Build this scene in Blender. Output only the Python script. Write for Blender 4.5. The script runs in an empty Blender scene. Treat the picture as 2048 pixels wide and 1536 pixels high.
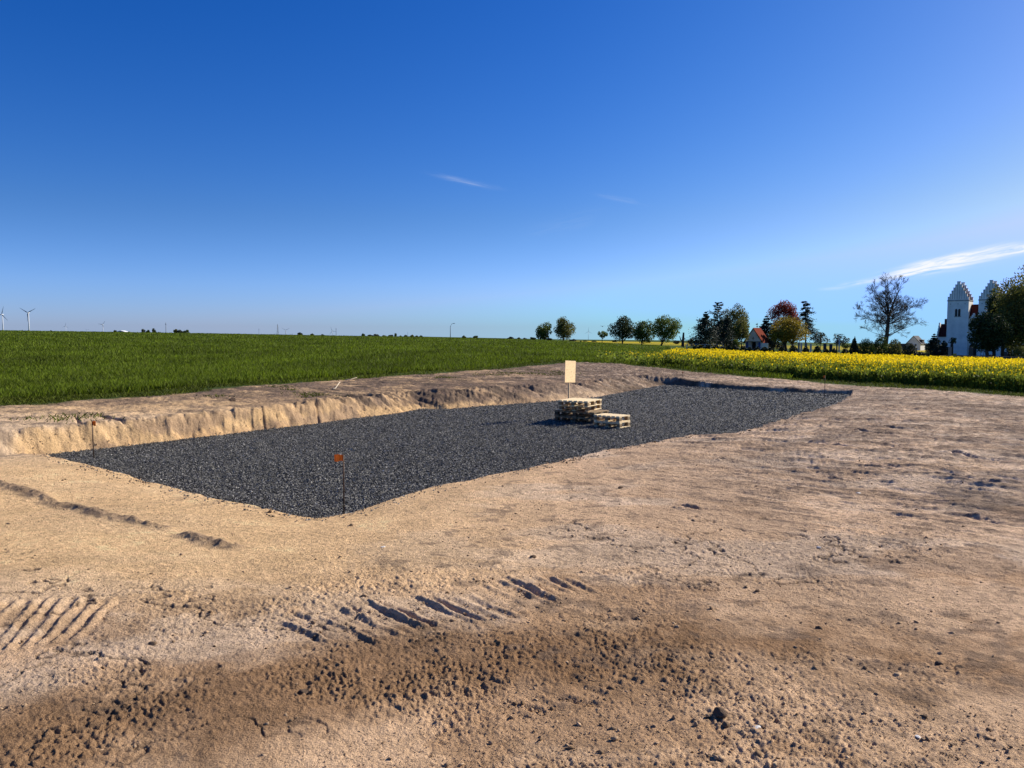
import bpy, math, random
import numpy as np
from mathutils import Vector, Matrix

# ------------------------------------------------------------------ camera, sky, sun, exposure
S = bpy.context.scene
COL = S.collection
F = 1539.0                       # focal length in photo pixels (2048 wide)
CAMZ = 1.8
PITCH = math.atan(96.0 / F)
cam_d = bpy.data.cameras.new('camera'); cam = bpy.data.objects.new('camera', cam_d); COL.objects.link(cam)
cam_d.sensor_width = 36.0; cam_d.lens = 36.0 * F / 2048.0
cam_d.clip_start = 0.05; cam_d.clip_end = 40000
cam.location = (0, 0, CAMZ); cam.rotation_euler = (math.pi / 2 - PITCH, 0, 0)
S.camera = cam

SUN_AZ = math.radians(61)        # from straight ahead towards the right
SUN_EL = math.radians(30)
EXPOSURE = 0.55
SUN_STRENGTH = 5.0
SKY_STRENGTH = 0.10
S.view_settings.view_transform = 'Standard'; S.view_settings.look = 'None'
S.view_settings.exposure = EXPOSURE; S.view_settings.gamma = 1.0
S.view_settings.use_curve_mapping = False

sd = bpy.data.lights.new('sun', 'SUN'); sd.energy = SUN_STRENGTH; sd.angle = math.radians(0.5); sd.color = (1.0, 0.93, 0.82)
sun = bpy.data.objects.new('sun', sd); COL.objects.link(sun)
sdir = Vector((math.sin(SUN_AZ) * math.cos(SUN_EL), math.cos(SUN_AZ) * math.cos(SUN_EL), math.sin(SUN_EL)))
sun.rotation_euler = (-sdir).to_track_quat('-Z', 'Y').to_euler(); sun.location = (30, 20, 30)

def pdir(px, py):
    cx = (px - 1024) / F; cy = (768 - py) / F
    c, s = math.cos(PITCH), math.sin(PITCH)
    return (cx, c + cy * s, -s + cy * c)
def at(px, py, Y):
    d = pdir(px, py); t = Y / d[1]
    return Vector((d[0] * t, Y, CAMZ + d[2] * t))

W = bpy.data.worlds.new("World"); S.world = W; W.use_nodes = True
nt = W.node_tree; nt.nodes.clear()
def N(tree, typ, **kw):
    n = tree.nodes.new(typ)
    for k, v in kw.items(): setattr(n, k, v)
    return n
def setin(tree, sock, v):
    if hasattr(v, 'links') or isinstance(v, bpy.types.NodeSocket): tree.links.new(v, sock)
    else: sock.default_value = v
def M(tree, op, a, b=0.0, c=None, clamp=False):
    n = N(tree, 'ShaderNodeMath', operation=op); n.use_clamp = clamp
    setin(tree, n.inputs[0], a); setin(tree, n.inputs[1], b)
    if c is not None: setin(tree, n.inputs[2], c)
    return n.outputs[0]
sky = N(nt, 'ShaderNodeTexSky', sky_type='NISHITA'); sky.sun_disc = False
sky.sun_elevation = SUN_EL; sky.sun_rotation = SUN_AZ
sky.altitude = 0; sky.air_density = 1.0; sky.dust_density = 0.35; sky.ozone_density = 3.0
tcs = N(nt, 'ShaderNodeTexCoord'); sps = N(nt, 'ShaderNodeSeparateXYZ'); nt.links.new(tcs.outputs['Generated'], sps.inputs[0])
cbs = N(nt, 'ShaderNodeCombineXYZ'); nt.links.new(sps.outputs[0], cbs.inputs[0]); nt.links.new(sps.outputs[1], cbs.inputs[1]); nt.links.new(M(nt, 'MAXIMUM', sps.outputs[2], .012), cbs.inputs[2])
nt.links.new(cbs.outputs[0], sky.inputs[0])
hs = N(nt, 'ShaderNodeHueSaturation'); hs.inputs['Saturation'].default_value = 1.22; hs.inputs['Value'].default_value = 1.0
nt.links.new(sky.outputs[0], hs.inputs['Color'])
tc = N(nt, 'ShaderNodeTexCoord'); sp = N(nt, 'ShaderNodeSeparateXYZ'); nt.links.new(tc.outputs['Generated'], sp.inputs[0])
AZ = M(nt, 'ARCTAN2', sp.outputs[0], sp.outputs[1]); EL = M(nt, 'ARCSINE', sp.outputs[2])
# deepen the clear-air blue: per-channel contrast of the sky model, less yellow at the horizon, brighter towards the sun
KS = SKY_STRENGTH * 2**EXPOSURE
sc_ = N(nt, 'ShaderNodeSeparateColor'); nt.links.new(hs.outputs[0], sc_.inputs[0])
side = N(nt, 'ShaderNodeMapRange'); side.inputs['From Min'].default_value = .05; side.inputs['From Max'].default_value = .65; side.inputs['To Min'].default_value = 0; side.inputs['To Max'].default_value = 1
nt.links.new(AZ, side.inputs['Value'])
low = N(nt, 'ShaderNodeMapRange', interpolation_type='SMOOTHSTEP'); low.inputs['From Min'].default_value = .015; low.inputs['From Max'].default_value = .16; low.inputs['To Min'].default_value = 1; low.inputs['To Max'].default_value = 0
nt.links.new(EL, low.inputs['Value'])
hi_ = M(nt, 'SUBTRACT', 1.0, low.outputs[0])
chn = []
for ci, (a_, g_, sd_, lw_, toe, top_) in enumerate([(.78, 1.45, .45, -.12, .010, .62), (.69, 1.25, .17, .15, .0, .86), (.97, 1.0, .0, .50, .0, 1.0)]):
    n_ = M(nt, 'MINIMUM', M(nt, 'MULTIPLY', sc_.outputs[ci], .1231), top_)
    v_ = M(nt, 'MAXIMUM', M(nt, 'SUBTRACT', M(nt, 'MULTIPLY', M(nt, 'POWER', n_, g_), a_/KS), toe/KS), 0.0)
    v_ = M(nt, 'MULTIPLY', v_, M(nt, 'MULTIPLY_ADD', M(nt, 'MULTIPLY', side.outputs[0], hi_), sd_, 1.0))
    v_ = M(nt, 'MULTIPLY', v_, M(nt, 'MULTIPLY_ADD', low.outputs[0], lw_, 1.0)); chn.append(v_)
cmb = N(nt, 'ShaderNodeCombineColor')
for ci in range(3): nt.links.new(chn[ci], cmb.inputs[ci])
# wispy cirrus streaks in the sky, by azimuth / elevation
cloud = None
def azel(px, py):
    d = Vector(pdir(px, py)).normalized(); return math.atan2(d.x, d.y), math.asin(d.z)
def streak(p0, p1, half_w, amp, nscale=1.0, seed=0.0, nz=0.9):
    global cloud
    a0, e0 = azel(*p0); a1, e1 = azel(*p1)
    L = math.hypot(a1 - a0, e1 - e0); ca, sa = (a1 - a0) / L, (e1 - e0) / L
    mx, my = (a0 + a1) / 2, (e0 + e1) / 2
    da = M(nt, 'SUBTRACT', AZ, mx); de = M(nt, 'SUBTRACT', EL, my)
    u = M(nt, 'ADD', M(nt, 'MULTIPLY', da, ca), M(nt, 'MULTIPLY', de, sa))
    v = M(nt, 'SUBTRACT', M(nt, 'MULTIPLY', de, ca), M(nt, 'MULTIPLY', da, sa))
    cb = N(nt, 'ShaderNodeCombineXYZ'); setin(nt, cb.inputs[0], M(nt, 'MULTIPLY', u, 22 * nscale)); setin(nt, cb.inputs[1], M(nt, 'MULTIPLY', v, 210 * nscale)); cb.inputs[2].default_value = seed
    nz_ = N(nt, 'ShaderNodeTexNoise'); nz_.inputs['Scale'].default_value = 1.0; nz_.inputs['Detail'].default_value = 6; nz_.inputs['Roughness'].default_value = 0.6; nz_.inputs['Distortion'].default_value = 0.6
    nt.links.new(cb.outputs[0], nz_.inputs['Vector'])
    cb2 = N(nt, 'ShaderNodeCombineXYZ'); setin(nt, cb2.inputs[0], M(nt, 'MULTIPLY', u, 9.0)); cb2.inputs[1].default_value = seed + 4.0
    nw = N(nt, 'ShaderNodeTexNoise'); nw.inputs['Scale'].default_value = 1.0; nt.links.new(cb2.outputs[0], nw.inputs['Vector'])
    vv = M(nt, 'ADD', v, M(nt, 'MULTIPLY', M(nt, 'SUBTRACT', nw.outputs[0], 0.5), half_w * 3))
    gu = M(nt, 'POWER', math.e, M(nt, 'MULTIPLY', M(nt, 'POWER', M(nt, 'ABSOLUTE', M(nt, 'DIVIDE', u, L * 0.5)), 3.0), -1.0))
    gv = M(nt, 'POWER', math.e, M(nt, 'MULTIPLY', M(nt, 'POWER', M(nt, 'ABSOLUTE', M(nt, 'DIVIDE', vv, half_w)), 2.0), -1.0))
    m = M(nt, 'MULTIPLY', gu, gv)
    n2 = M(nt, 'MULTIPLY', M(nt, 'SUBTRACT', nz_.outputs[0], 0.36), 2.6 * nz, clamp=True)
    m = M(nt, 'MULTIPLY', M(nt, 'MULTIPLY', m, n2), amp)
    cloud = m if cloud is None else M(nt, 'ADD', cloud, m)
PXR = 1 / F
streak((1780, 556), (1965, 521), 7 * PXR, 2.4, seed=1.3)
streak((1785, 549), (2015, 497), 7 * PXR, 1.9, seed=4.3)
streak((1955, 517), (2230, 464), 6.5 * PXR, 2.0, seed=7.7)
streak((1915, 508), (2050, 484), 4 * PXR, 1.0, seed=11.7)
streak((1820, 540), (2010, 490), 7 * PXR, 0.6, seed=3.1)
streak((1680, 572), (1770, 558), 4 * PXR, 0.8, seed=9.1)
streak((1640, 577), (1695, 574), 3 * PXR, 0.35, seed=2.2)
streak((872, 349), (985, 373), 4 * PXR, 0.30, seed=5.5)
streak((1200, 391), (1285, 406), 4 * PXR, 0.16, seed=6.1)
streak((1060, 465), (1200, 430), 16 * PXR, 0.05, seed=8.1)
mix = N(nt, 'ShaderNodeMix', data_type='RGBA'); 
nt.links.new(M(nt, 'MINIMUM', cloud, 1.0), mix.inputs[0])
nt.links.new(cmb.outputs[0], mix.inputs[6]); mix.inputs[7].default_value = (.93/KS, .96/KS, 1.0/KS, 1)
bg = N(nt, 'ShaderNodeBackground'); bg.inputs[1].default_value = SKY_STRENGTH
nt.links.new(mix.outputs[2], bg.inputs[0])
ow = N(nt, 'ShaderNodeOutputWorld'); nt.links.new(bg.outputs[0], ow.inputs[0])

rng = np.random.default_rng(7); random.seed(7)

# ------------------------------------------------------------------ helpers
def tag(o, label=None, cat=None, group=None, kind=None):
    if label: o['label'] = label
    if cat: o['category'] = cat
    if group: o['group'] = group
    if kind: o['kind'] = kind
    return o
def npmesh(name, V, Fc, mats, parent=None, smooth=False, attrs=None, matidx=None):
    V = np.asarray(V, dtype=np.float32); Fc = np.asarray(Fc, dtype=np.int32)
    me = bpy.data.meshes.new(name)
    nf, k = Fc.shape
    me.vertices.add(len(V)); me.vertices.foreach_set('co', V.ravel())
    me.loops.add(nf * k); me.loops.foreach_set('vertex_index', Fc.ravel())
    me.polygons.add(nf); me.polygons.foreach_set('loop_start', np.arange(0, nf * k, k, dtype=np.int32))
    me.polygons.foreach_set('use_smooth', np.full(nf, smooth, dtype=bool))
    if not isinstance(mats, (list, tuple)): mats = [mats]
    for m in mats: me.materials.append(m)
    if matidx is not None: me.polygons.foreach_set('material_index', np.asarray(matidx, dtype=np.int32))
    if attrs:
        for an, (typ, arr) in attrs.items():
            a = me.attributes.new(an, typ, 'POINT')
            if typ == 'FLOAT_COLOR':
                c = np.ones((len(V), 4), dtype=np.float32); c[:, :3] = arr
                a.data.foreach_set('color', c.ravel())
            else: a.data.foreach_set('value', np.asarray(arr, dtype=np.float32))
    me.update(calc_edges=True); me.validate()
    o = bpy.data.objects.new(name, me); COL.objects.link(o)
    if parent: o.parent = parent
    return o
def empty(name, loc, rz=0.0):
    o = bpy.data.objects.new(name, None); COL.objects.link(o); o.location = loc; o.rotation_euler = (0, 0, rz); o.empty_display_size = .2
    return o
def copy_tree(o, parent=None):
    c = o.copy(); COL.objects.link(c); c.parent = parent
    for ch in list(o.children): copy_tree(ch, c)
    return c
class MB:
    def __init__(s): s.v = []; s.f = []
    def add(s, V, Fc):
        b = len(s.v); s.v += [tuple(p) for p in V]; s.f += [tuple(i + b for i in f) for f in Fc]; return s
    def box(s, x0, x1, y0, y1, z0, z1):
        V = [(x0,y0,z0),(x1,y0,z0),(x1,y1,z0),(x0,y1,z0),(x0,y0,z1),(x1,y0,z1),(x1,y1,z1),(x0,y1,z1)]
        return s.add(V, [(0,3,2,1),(4,5,6,7),(0,1,5,4),(1,2,6,5),(2,3,7,6),(3,0,4,7)])
    def prism(s, pts, y0, y1):           # pts in x,z ; extruded along y
        n = len(pts); V = [(p[0], y0, p[1]) for p in pts] + [(p[0], y1, p[1]) for p in pts]
        return s.add(V, [tuple(range(n)), tuple(range(2*n-1, n-1, -1))] + [(i, i+n, (i+1)%n+n, (i+1)%n) for i in range(n)])
    def prismx(s, pts, x0, x1):          # pts in y,z ; extruded along x
        n = len(pts); V = [(x0, p[0], p[1]) for p in pts] + [(x1, p[0], p[1]) for p in pts]
        return s.add(V, [tuple(range(n-1,-1,-1)), tuple(range(n, 2*n))] + [(i, (i+1)%n, (i+1)%n+n, i+n) for i in range(n)])
    def tube(s, pts, rad, n=6, cap=True):
        pts = [Vector(p) for p in pts]; V = []; Fc = []
        for i, p in enumerate(pts):
            t = (pts[min(i+1, len(pts)-1)] - pts[max(i-1, 0)]).normalized()
            a = t.orthogonal().normalized() if abs(t.z) > .9 else t.cross(Vector((0,0,1))).normalized()
            b = t.cross(a)
            for k in range(n):
                an = 2*math.pi*k/n; V.append(p + (a*math.cos(an) + b*math.sin(an))*rad[i])
        for i in range(len(pts)-1):
            for k in range(n):
                k2 = (k+1) % n; Fc.append((i*n+k, i*n+k2, (i+1)*n+k2, (i+1)*n+k))
        if cap: Fc += [tuple(range(n-1,-1,-1)), tuple(range((len(pts)-1)*n, len(pts)*n))]
        return s.add(V, Fc)
    def build(s, name, mat, parent=None, smooth=False, bevel=0):
        me = bpy.data.meshes.new(name); me.from_pydata(s.v, [], s.f)
        if smooth: me.shade_smooth()
        me.materials.append(mat); me.update()
        o = bpy.data.objects.new(name, me); COL.objects.link(o)
        if parent: o.parent = parent
        if bevel:
            m = o.modifiers.new('bevel', 'BEVEL'); m.width = bevel; m.segments = 1
        return o

# ------------------------------------------------------------------ numpy noise
def _h(ix, iy, seed):
    h = (ix.astype(np.int64) * 374761393 + iy.astype(np.int64) * 668265263 + seed * 974634777) & 0xffffffff
    h = ((h ^ (h >> 13)) * 1274126177) & 0xffffffff
    h = (h ^ (h >> 16)) & 0xffffffff
    return h.astype(np.float32) / np.float32(4294967295.0)
def vn(x, y, seed=0):
    ix = np.floor(x); iy = np.floor(y); fx = (x - ix).astype(np.float32); fy = (y - iy).astype(np.float32)
    fx = fx*fx*fx*(fx*(fx*6-15)+10); fy = fy*fy*fy*(fy*(fy*6-15)+10)
    ix = ix.astype(np.int64); iy = iy.astype(np.int64)
    a = _h(ix, iy, seed); b = _h(ix+1, iy, seed); c = _h(ix, iy+1, seed); d = _h(ix+1, iy+1, seed)
    return (a + (b-a)*fx + (c-a)*fy + (a-b-c+d)*fx*fy) * 2 - 1
def fbm(x, y, o=4, seed=0, g=0.5):
    r = 0; a = 1.0; t = 0
    for i in range(o):
        ca, sa = math.cos(i*1.1+.3), math.sin(i*1.1+.3); f = 2.03**i
        r = r + a*vn((x*ca - y*sa)*f + 17.3*i, (x*sa + y*ca)*f - 9.1*i, seed+i); t += a; a *= g
    return r / t
FB = fbm
def cells(x, y, seed, rmin=.2, rmax=.55, keep=1.0):     # rounded pebbles, 0..~0.5
    ix = np.floor(x); iy = np.floor(y); out = np.zeros(x.shape, np.float32)
    for dx in (-1, 0, 1):
        for dy in (-1, 0, 1):
            jx = ix+dx; jy = iy+dy; a = jx.astype(np.int64); b = jy.astype(np.int64)
            px = jx + _h(a, b, seed); py = jy + _h(a, b, seed+1); r = rmin + (rmax-rmin)*_h(a, b, seed+2)**2
            k = _h(a, b, seed+3) < keep
            d2 = (x-px)**2 + (y-py)**2
            out = np.maximum(out, np.where(k, np.sqrt(np.maximum(0, r*r - d2)), 0))
    return out
def sstep(a, b, x):
    t = np.clip((x-a)/(b-a), 0, 1); return t*t*(3-2*t)

# ------------------------------------------------------------------ the lie of the land
TX = np.array([0, 400, 820, 1000, 1130, 1330, 1500, 1750, 2048], float)
TY = np.log(np.array([12, 30, 60, 140, 250, 450, 1200, 5000], float))
TZ = np.array([
 [0, .10, .60, 1.9, 3.55, 4.2, 3.5, 0.0],
 [0, .07, .45, 1.4, 2.60, 2.5, 2.0, 0.0],
 [0, .00, .25, .85, 1.40, 1.1, .50, 0.0],
 [0, -.02, .12, .50, .80, .10, -2.0, -14],
 [0, -.05, .02, .10, .00, -1.0, -5.3, -23],
 [0, -.12, -.25, -1.15, -1.6, -2.9, -8.0, -29],
 [0, -.19, -.55, -1.95, -2.3, -4.2, -12, -38],
 [0, -.27, -.80, -2.45, -3.4, -6.2, -15, -48],
 [0, -.33, -1.05, -3.2, -4.8, -8.0, -18, -55]])
def T(x, y):
    x = np.asarray(x, float); y = np.asarray(y, float)
    yy = np.maximum(y, 12.0); q = np.clip(x / yy * F + 1024, 0, 2048); ly = np.clip(np.log(yy), TY[0], TY[-1])
    i = np.clip(np.searchsorted(TX, q) - 1, 0, len(TX)-2); j = np.clip(np.searchsorted(TY, ly) - 1, 0, len(TY)-2)
    u = (q - TX[i])/(TX[i+1]-TX[i]); v = (ly - TY[j])/(TY[j+1]-TY[j])
    return TZ[i,j]*(1-u)*(1-v) + TZ[i+1,j]*u*(1-v) + TZ[i,j+1]*(1-u)*v + TZ[i+1,j+1]*u*v
def gz(px, py, z):                   # pixel -> point on the level z
    d = pdir(px, py); t = (z - CAMZ)/d[2]; return (d[0]*t, d[1]*t)
def gpt(px, py):                     # pixel -> point on the terrain
    d = pdir(px, py); lo, hi = 2.0, 400.0
    for _ in range(50):
        m = (lo+hi)/2; t = m/d[1]
        if CAMZ + d[2]*t > float(T(d[0]*t, m)): lo = m
        else: hi = m
    return (d[0]*lo/d[1], lo)
def onT(px, Y):
    x = (px-1024)/F*Y; return Vector((x, Y, float(T(x, Y))))
def seg_dist(x, y, pts, closed=False):
    best = np.full(x.shape, 1e9); n = len(pts)
    for i in range(n if closed else n-1):
        ax, ay = pts[i]; bx, by = pts[(i+1) % n]; dx, dy = bx-ax, by-ay
        t = np.clip(((x-ax)*dx + (y-ay)*dy)/(dx*dx+dy*dy+1e-12), 0, 1)
        best = np.minimum(best, np.hypot(x-ax-t*dx, y-ay-t*dy))
    return best
def inside(x, y, pts):
    c = np.zeros(x.shape, bool); n = len(pts)
    for i in range(n):
        ax, ay = pts[i]; bx, by = pts[(i+1) % n]
        if ay == by: continue
        c ^= ((ay > y) != (by > y)) & (x < (bx-ax)*(y-ay)/(by-ay) + ax)
    return c
def sdf(x, y, pts): return np.where(inside(x, y, pts), -1, 1) * seg_dist(x, y, pts, True)

FLOOR = -0.45
near_l = [(88,911,-.44),(120,915,-.43),(200,942,-.38),(300,968,-.33),(400,987,-.28),(500,1009,-.25),(580,1023,-.22),(640,1028,-.2)]
near_r = [(700,1018,-.2),(760,1001,-.2),(850,976,-.2),(950,956,-.2),(1000,949,-.2),(1100,926,-.2),(1200,906,-.22),(1300,885,-.24),(1370,871,-.25),(1440,868,-.26),(1500,855,-.27),(1600,825,-.3),(1660,808,-.33),(1700,784,-.38)]
far_e = [(1640,786,FLOOR),(1560,784,FLOOR),(1480,779,FLOOR),(1400,774,FLOOR),(1330,770,FLOOR)]
left_e = [(1200,794,FLOOR),(1120,801,FLOOR),(1000,810,FLOOR),(900,818,FLOOR),(850,818,FLOOR),(790,828,FLOOR),(700,838,FLOOR),(640,846,FLOOR),(500,863,FLOOR),(300,886,FLOOR),(180,900,FLOOR)]
PIT = [gz(*p) for p in near_l + near_r + far_e + left_e]
CORN = gz(100, 911, -.44)
UX, UY = .587, .81                      # along the pit
NX, NY = .81, -.587                     # across it, towards the camera's right
GRASS_EDGE = [(-500,850),(-200,828),(0,812),(120,806),(250,796),(400,784),(500,773),(600,766),(700,758),(850,749),(1000,738),(1080,731),(1150,725),(1210,727),(1300,735),(1370,741),(1450,749),(1600,762),(1800,776),(2048,793),(2500,826)]
ge = [gpt(*p) for p in GRASS_EDGE]
VEG = ge + [(9000, 8), (9000, 9500), (-9500, 9500), (-9500, 8)]
CAN_EDGE = [(1285,733),(1330,733),(1370,737),(1450,743),(1600,756),(1800,769),(2048,785),(2500,815)]
cfar = [(float((1340-1024)/F*100), 100.0), (float((1400-1024)/F*142), 142.0)]
ce = [gpt(*p) for p in CAN_EDGE]
CANOLA = ce + [(160, 60), (230, 142), cfar[1], cfar[0]]

# tracked-vehicle marks (pixel ends on level ground), depth and half width in metres
BANDP = None
BARS = [((832,1207),(897,1240),.030,.028),((880,1193),(998,1250),.036,.03),((924,1181),(1017,1218),.032,.028),((932,1162),(1015,1192),.018,.02),
 ((1012,1162),(1058,1181),.014,.016),((1062,1156),(1162,1193),.026,.024),((1085,1137),(1135,1160),.026,.024),((1135,1137),(1160,1147),.016,.018),
 ((797,1225),(862,1263),.034,.032),((738,1243),(818,1287),.022,.024),((683,1262),(735,1300),.022,.024),((652,1225),(682,1241),.02,.025),
 ((600,1222),(660,1262),.012,.02),((775,1187),(812,1203),.014,.02),((886,1151),(920,1165),.016,.022),((988,1228),(1040,1252),.016,.02),
 ((1120,1383),(1212,1403),.026,.025),((1148,1421),(1212,1446),.036,.03),((1040,1395),(1090,1415),.015,.025),((1230,1350),(1290,1362),.02,.03),
 ((910,1140),(935,1150),.02,.03),((620,1190),(655,1208),.01,.02),((700,1198),(745,1222),.012,.02),((955,1222),(1000,1247),.014,.02)]
_r = random.Random(3)
BARS = [q for q in BARS if q[2] < .03 and q[0][1] > 1300]
for _k in range(22):      # one crawler track: ribs set side by side along its run
    _f = _k/21; _x = 570 + 590*_f + _r.uniform(-9, 9); _y = 1228 - 98*_f + _r.uniform(-14, 12); _l = _r.uniform(.55, 1.25)*(1 - .2*_f)
    BARS.append(((_x, _y), (_x + 118*_l, _y + 56*_l), -_r.choice([.010, .013, .016, .020]), .022))
for _k in range(7):
    _x = 1020 + 32*_k + _r.uniform(-6, 6); _y = 1395 - 8*_k + _r.uniform(-10, 10); _l = _r.uniform(.6, 1.1)
    BARS.append(((_x, _y), (_x + 75*_l, _y + 22*_l), -_r.uniform(.006, .012), .024))
BARSL = [((-30,1252),(36,1190)),((0,1278),(70,1186)),((8,1290),(104,1184)),((48,1284),(132,1184)),((78,1280),(166,1182)),((112,1275),(196,1184)),((150,1272),(230,1180)),((-40,1220),(8,1190))]
RIDGE = [(-60,950),(0,962),(75,985),(120,1000),(170,1016),(250,1035),(300,1046),(330,1053)]
RIDGE2 = [(378,1072),(420,1082),(458,1093)]
STREAKS = [((1738,835),(1815,845)),((1695,845),(1752,853)),((1720,852),(1765,858)),((1625,875),(1710,886)),((1888,898),(1955,916)),((1958,858),(2010,863)),
 ((1925,1028),(2010,1045)),((1835,1004),(1868,1011)),((1700,912),(1760,921)),((1600,978),(1626,981)),((1925,955),(1962,962)),((1400,905),(1480,912)),((1330,995),(1430,1010))]
BANDP = [gz(p[0], p[1], 0) for p in [(-400,1480),(0,1400),(200,1345),(400,1300),(600,1255),(800,1240),(1000,1232),(1300,1226),(1600,1242),(1800,1262),(2048,1300),(2500,1380),(2500,1500),(2048,1400),(1800,1368),(1600,1325),(1300,1330),(1100,1372),(900,1402),(700,1430),(500,1500),(200,1580),(-400,1800)]]
def bar_disp(x, y, z, a, b, dep, w, ridge=.5, rough=.35, tap=.12, seed=0):
    ax, ay = gz(a[0], a[1], 0); bx, by = gz(b[0], b[1], 0); L = math.hypot(bx-ax, by-ay)
    ux, uy = (bx-ax)/L, (by-ay)/L
    m = (x > min(ax,bx)-.3) & (x < max(ax,bx)+.3) & (y > min(ay,by)-.3) & (y < max(ay,by)+.3)
    xs, ys = x[m], y[m]
    u = (xs-ax)*ux + (ys-ay)*uy; v = (xs-ax)*(-uy) + (ys-ay)*ux
    v = v + .6*w*vn(u*6, u*0+seed, seed+50) + .35*w*vn(xs*45, ys*45, seed+51)
    k = sstep(-tap*.3, tap, u) * sstep(-tap*.3, tap, L-u) * (.75 + rough*vn(u*9, u*0, seed+70))
    z[m] += (-dep*np.exp(-(v/w)**2) + ridge*dep*np.exp(-((np.abs(v)-1.9*w)/w)**2)) * k

def wallwidth(x, y):
    s = (x - 0.5)*NX + (y - 24)*NY          # >0 : camera's right half
    lf = 1 - sstep(-2.5, 0.5, s)
    return .13 + lf*(.40 + 1.0*sstep(19, 27, y)*sstep(40, 34, y)), lf
def ground_z(x, y, detail=True):
    """height and colour of the bare ground; x, y arrays"""
    b = T(x, y); r = np.hypot(x, y)
    near = r < 90
    z = b.copy(); n = near
    xs, ys = x[n], y[n]
    veg = sdf(xs, ys, VEG) + .25*fbm(xs*1.1, ys*1.1, 3, 5)          # <0 vegetation
    soil = sstep(-.3, .3, veg)
    zz = b[n].copy()
    zz += .05*fbm(xs*.28, ys*.28, 3, 11)*sstep(2, 8, r[n]) + soil*.022*fbm(xs*.9, ys*.9, 3, 12)
    # scraped streaks
    a = .72; sx = xs*a*.9 + ys*(-.62); sy = xs*.62 + ys*a*.9
    st = fbm(sx*.45, sy*3.2, 5, 21, .68)
    stm = sstep(-1, 7, xs)*sstep(7, 14, ys)
    zz += soil*stm*.05*st
    D = sdf(xs, ys, PIT)
    w, lf = wallwidth(xs, ys)
    sal = xs*UX + ys*UY
    flute = .07*fbm(sal*.8, sal*0 + 3, 5, 31, .6) + .05*fbm(xs*3, ys*3, 4, 33)
    D_ = D; Dn = D + flute*(.6 + lf) + .07*fbm(xs*.9, ys*.9, 3, 34)*(1-lf)
    # settle towards the pit on the near sides
    dip = (1-lf) * (.20*np.exp(-np.maximum(D, 0)/2.2))*sstep(33.2, 30.2, sal)
    zz -= dip*soil
    # the dug level runs on to the left of the pit's corner
    cx, cy = CORN; tt = -((xs-cx)*NX + (ys-cy)*NY); sc_ = (xs-cx)*UX + (ys-cy)*UY
    tt = tt + .12*fbm(xs*.9, ys*.9, 4, 36) + .10*sc_*0
    low_ = (1 - sstep(-.05, .55 + .12*np.clip(-sc_, 0, 8), tt))*np.exp(-np.maximum(-tt, 0)/2.6)*sstep(1.2, -.6, sc_)*(.38*np.exp(-np.maximum(-sc_, 0)/9))
    zz -= low_*soil
    # spoil rim on the left bank
    zz += lf*soil*.02*np.exp(-((D-1.3)/.9)**2)*(1+.8*fbm(xs*.6, ys*.6, 3, 41))*sstep(60, 30, ys)
    if detail:
        rg = np.clip(.75 + .75*fbm(xs*.45, ys*.45, 3, 51), .15, 1.5)
        dp = 1 - sstep(-.34, .26, np.where(r[n] < 12, sdf(xs, ys, BANDP), 9) + .50*fbm(xs*1.5, ys*1.5, 5, 61, .62))
        rg = (rg*.8 + .3*sstep(4.6, 3.5, ys) + .28*dp)*sstep(9.5, 5.5, ys*.9 - xs*.5 + 1)*1.0 + .35
        trackm = np.exp(-(seg_dist(xs, ys, [gz(620,1250,0), gz(900,1215,0), gz(1150,1168,0)])/.30)**2)
        fade = sstep(34, 12, r[n])
        st2 = fbm(sx*1.6, sy*10, 4, 55, .65)*sstep(0, 6, xs)*sstep(4, 9, ys)
        zz += soil*(rg*(1-.6*trackm)*np.clip(.70 + 1.3*fbm(xs*1.4, ys*1.4, 4, 57, .6), .25, 1.25)*(.0042*fbm(xs*8, ys*8, 2, 52) + .0040*fbm(xs*26, ys*26, 2, 53)*fade + .0085*fbm(xs*56, ys*56, 2, 54, .6)*sstep(14, 6, r[n])) + .055*st2 + .030*fbm(xs*2.6, ys*2.6, 5, 56, .68)*sstep(6, 12, r[n])*(.25+.75*sstep(-4, 4, xs)))
        ck = np.abs(fbm(xs*1.1+7, ys*1.1, 5, 140, .6)); cm = sstep(.0, .35, 2*fbm(xs*.3, ys*.3, 2, 141))*sstep(26, 18, r[n])
        zz -= soil*cm*.014*sstep(.022, .004, ck)
        sub = np.where(r[n] < 16)[0]
        cs = np.zeros(xs.shape, np.float32)
        c1 = cells(xs[sub]*40, ys[sub]*40, 81, .12, .5, .5)/40
        c2 = cells(xs[sub]*15, ys[sub]*15, 91, .1, .5, .30)/15
        cs[sub] = (c1*.42*np.clip(rg[sub]-.35, 0, 1.0)*(1-.8*trackm[sub]) + c2*.35*np.clip(rg[sub]-.7, 0, 1.2)*(2*fbm(xs[sub]*1.7, ys[sub]*1.7, 3, 92) > .1))*sstep(16, 9, r[n][sub])
        zz += soil*cs
        g = zz
        for i, (p, q, d, ww) in enumerate(BARS): bar_disp(xs, ys, g, p, q, d, ww, .6, .35, .12, i)
        for i, (p, q) in enumerate(BARSL): bar_disp(xs, ys, g, p, q, -.014, .024, .55, .3, .08, 40+i)
        for i, (p, q) in enumerate(STREAKS): bar_disp(xs, ys, g, p, q, .05, .055, .6, .5, .3, 60+i)
        for rp in (RIDGE, RIDGE2):
            rd = seg_dist(xs, ys, [gz(p[0], p[1], -.1) for p in rp]) + .05*fbm(xs*4, ys*4, 3, 66)
            k = np.exp(-(rd/.09)**2)
            g += k*(.035 + .035*fbm(xs*13, ys*13, 3, 67))
        # a low crown of loose soil along the damp band
        zz += dp*.012
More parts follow.
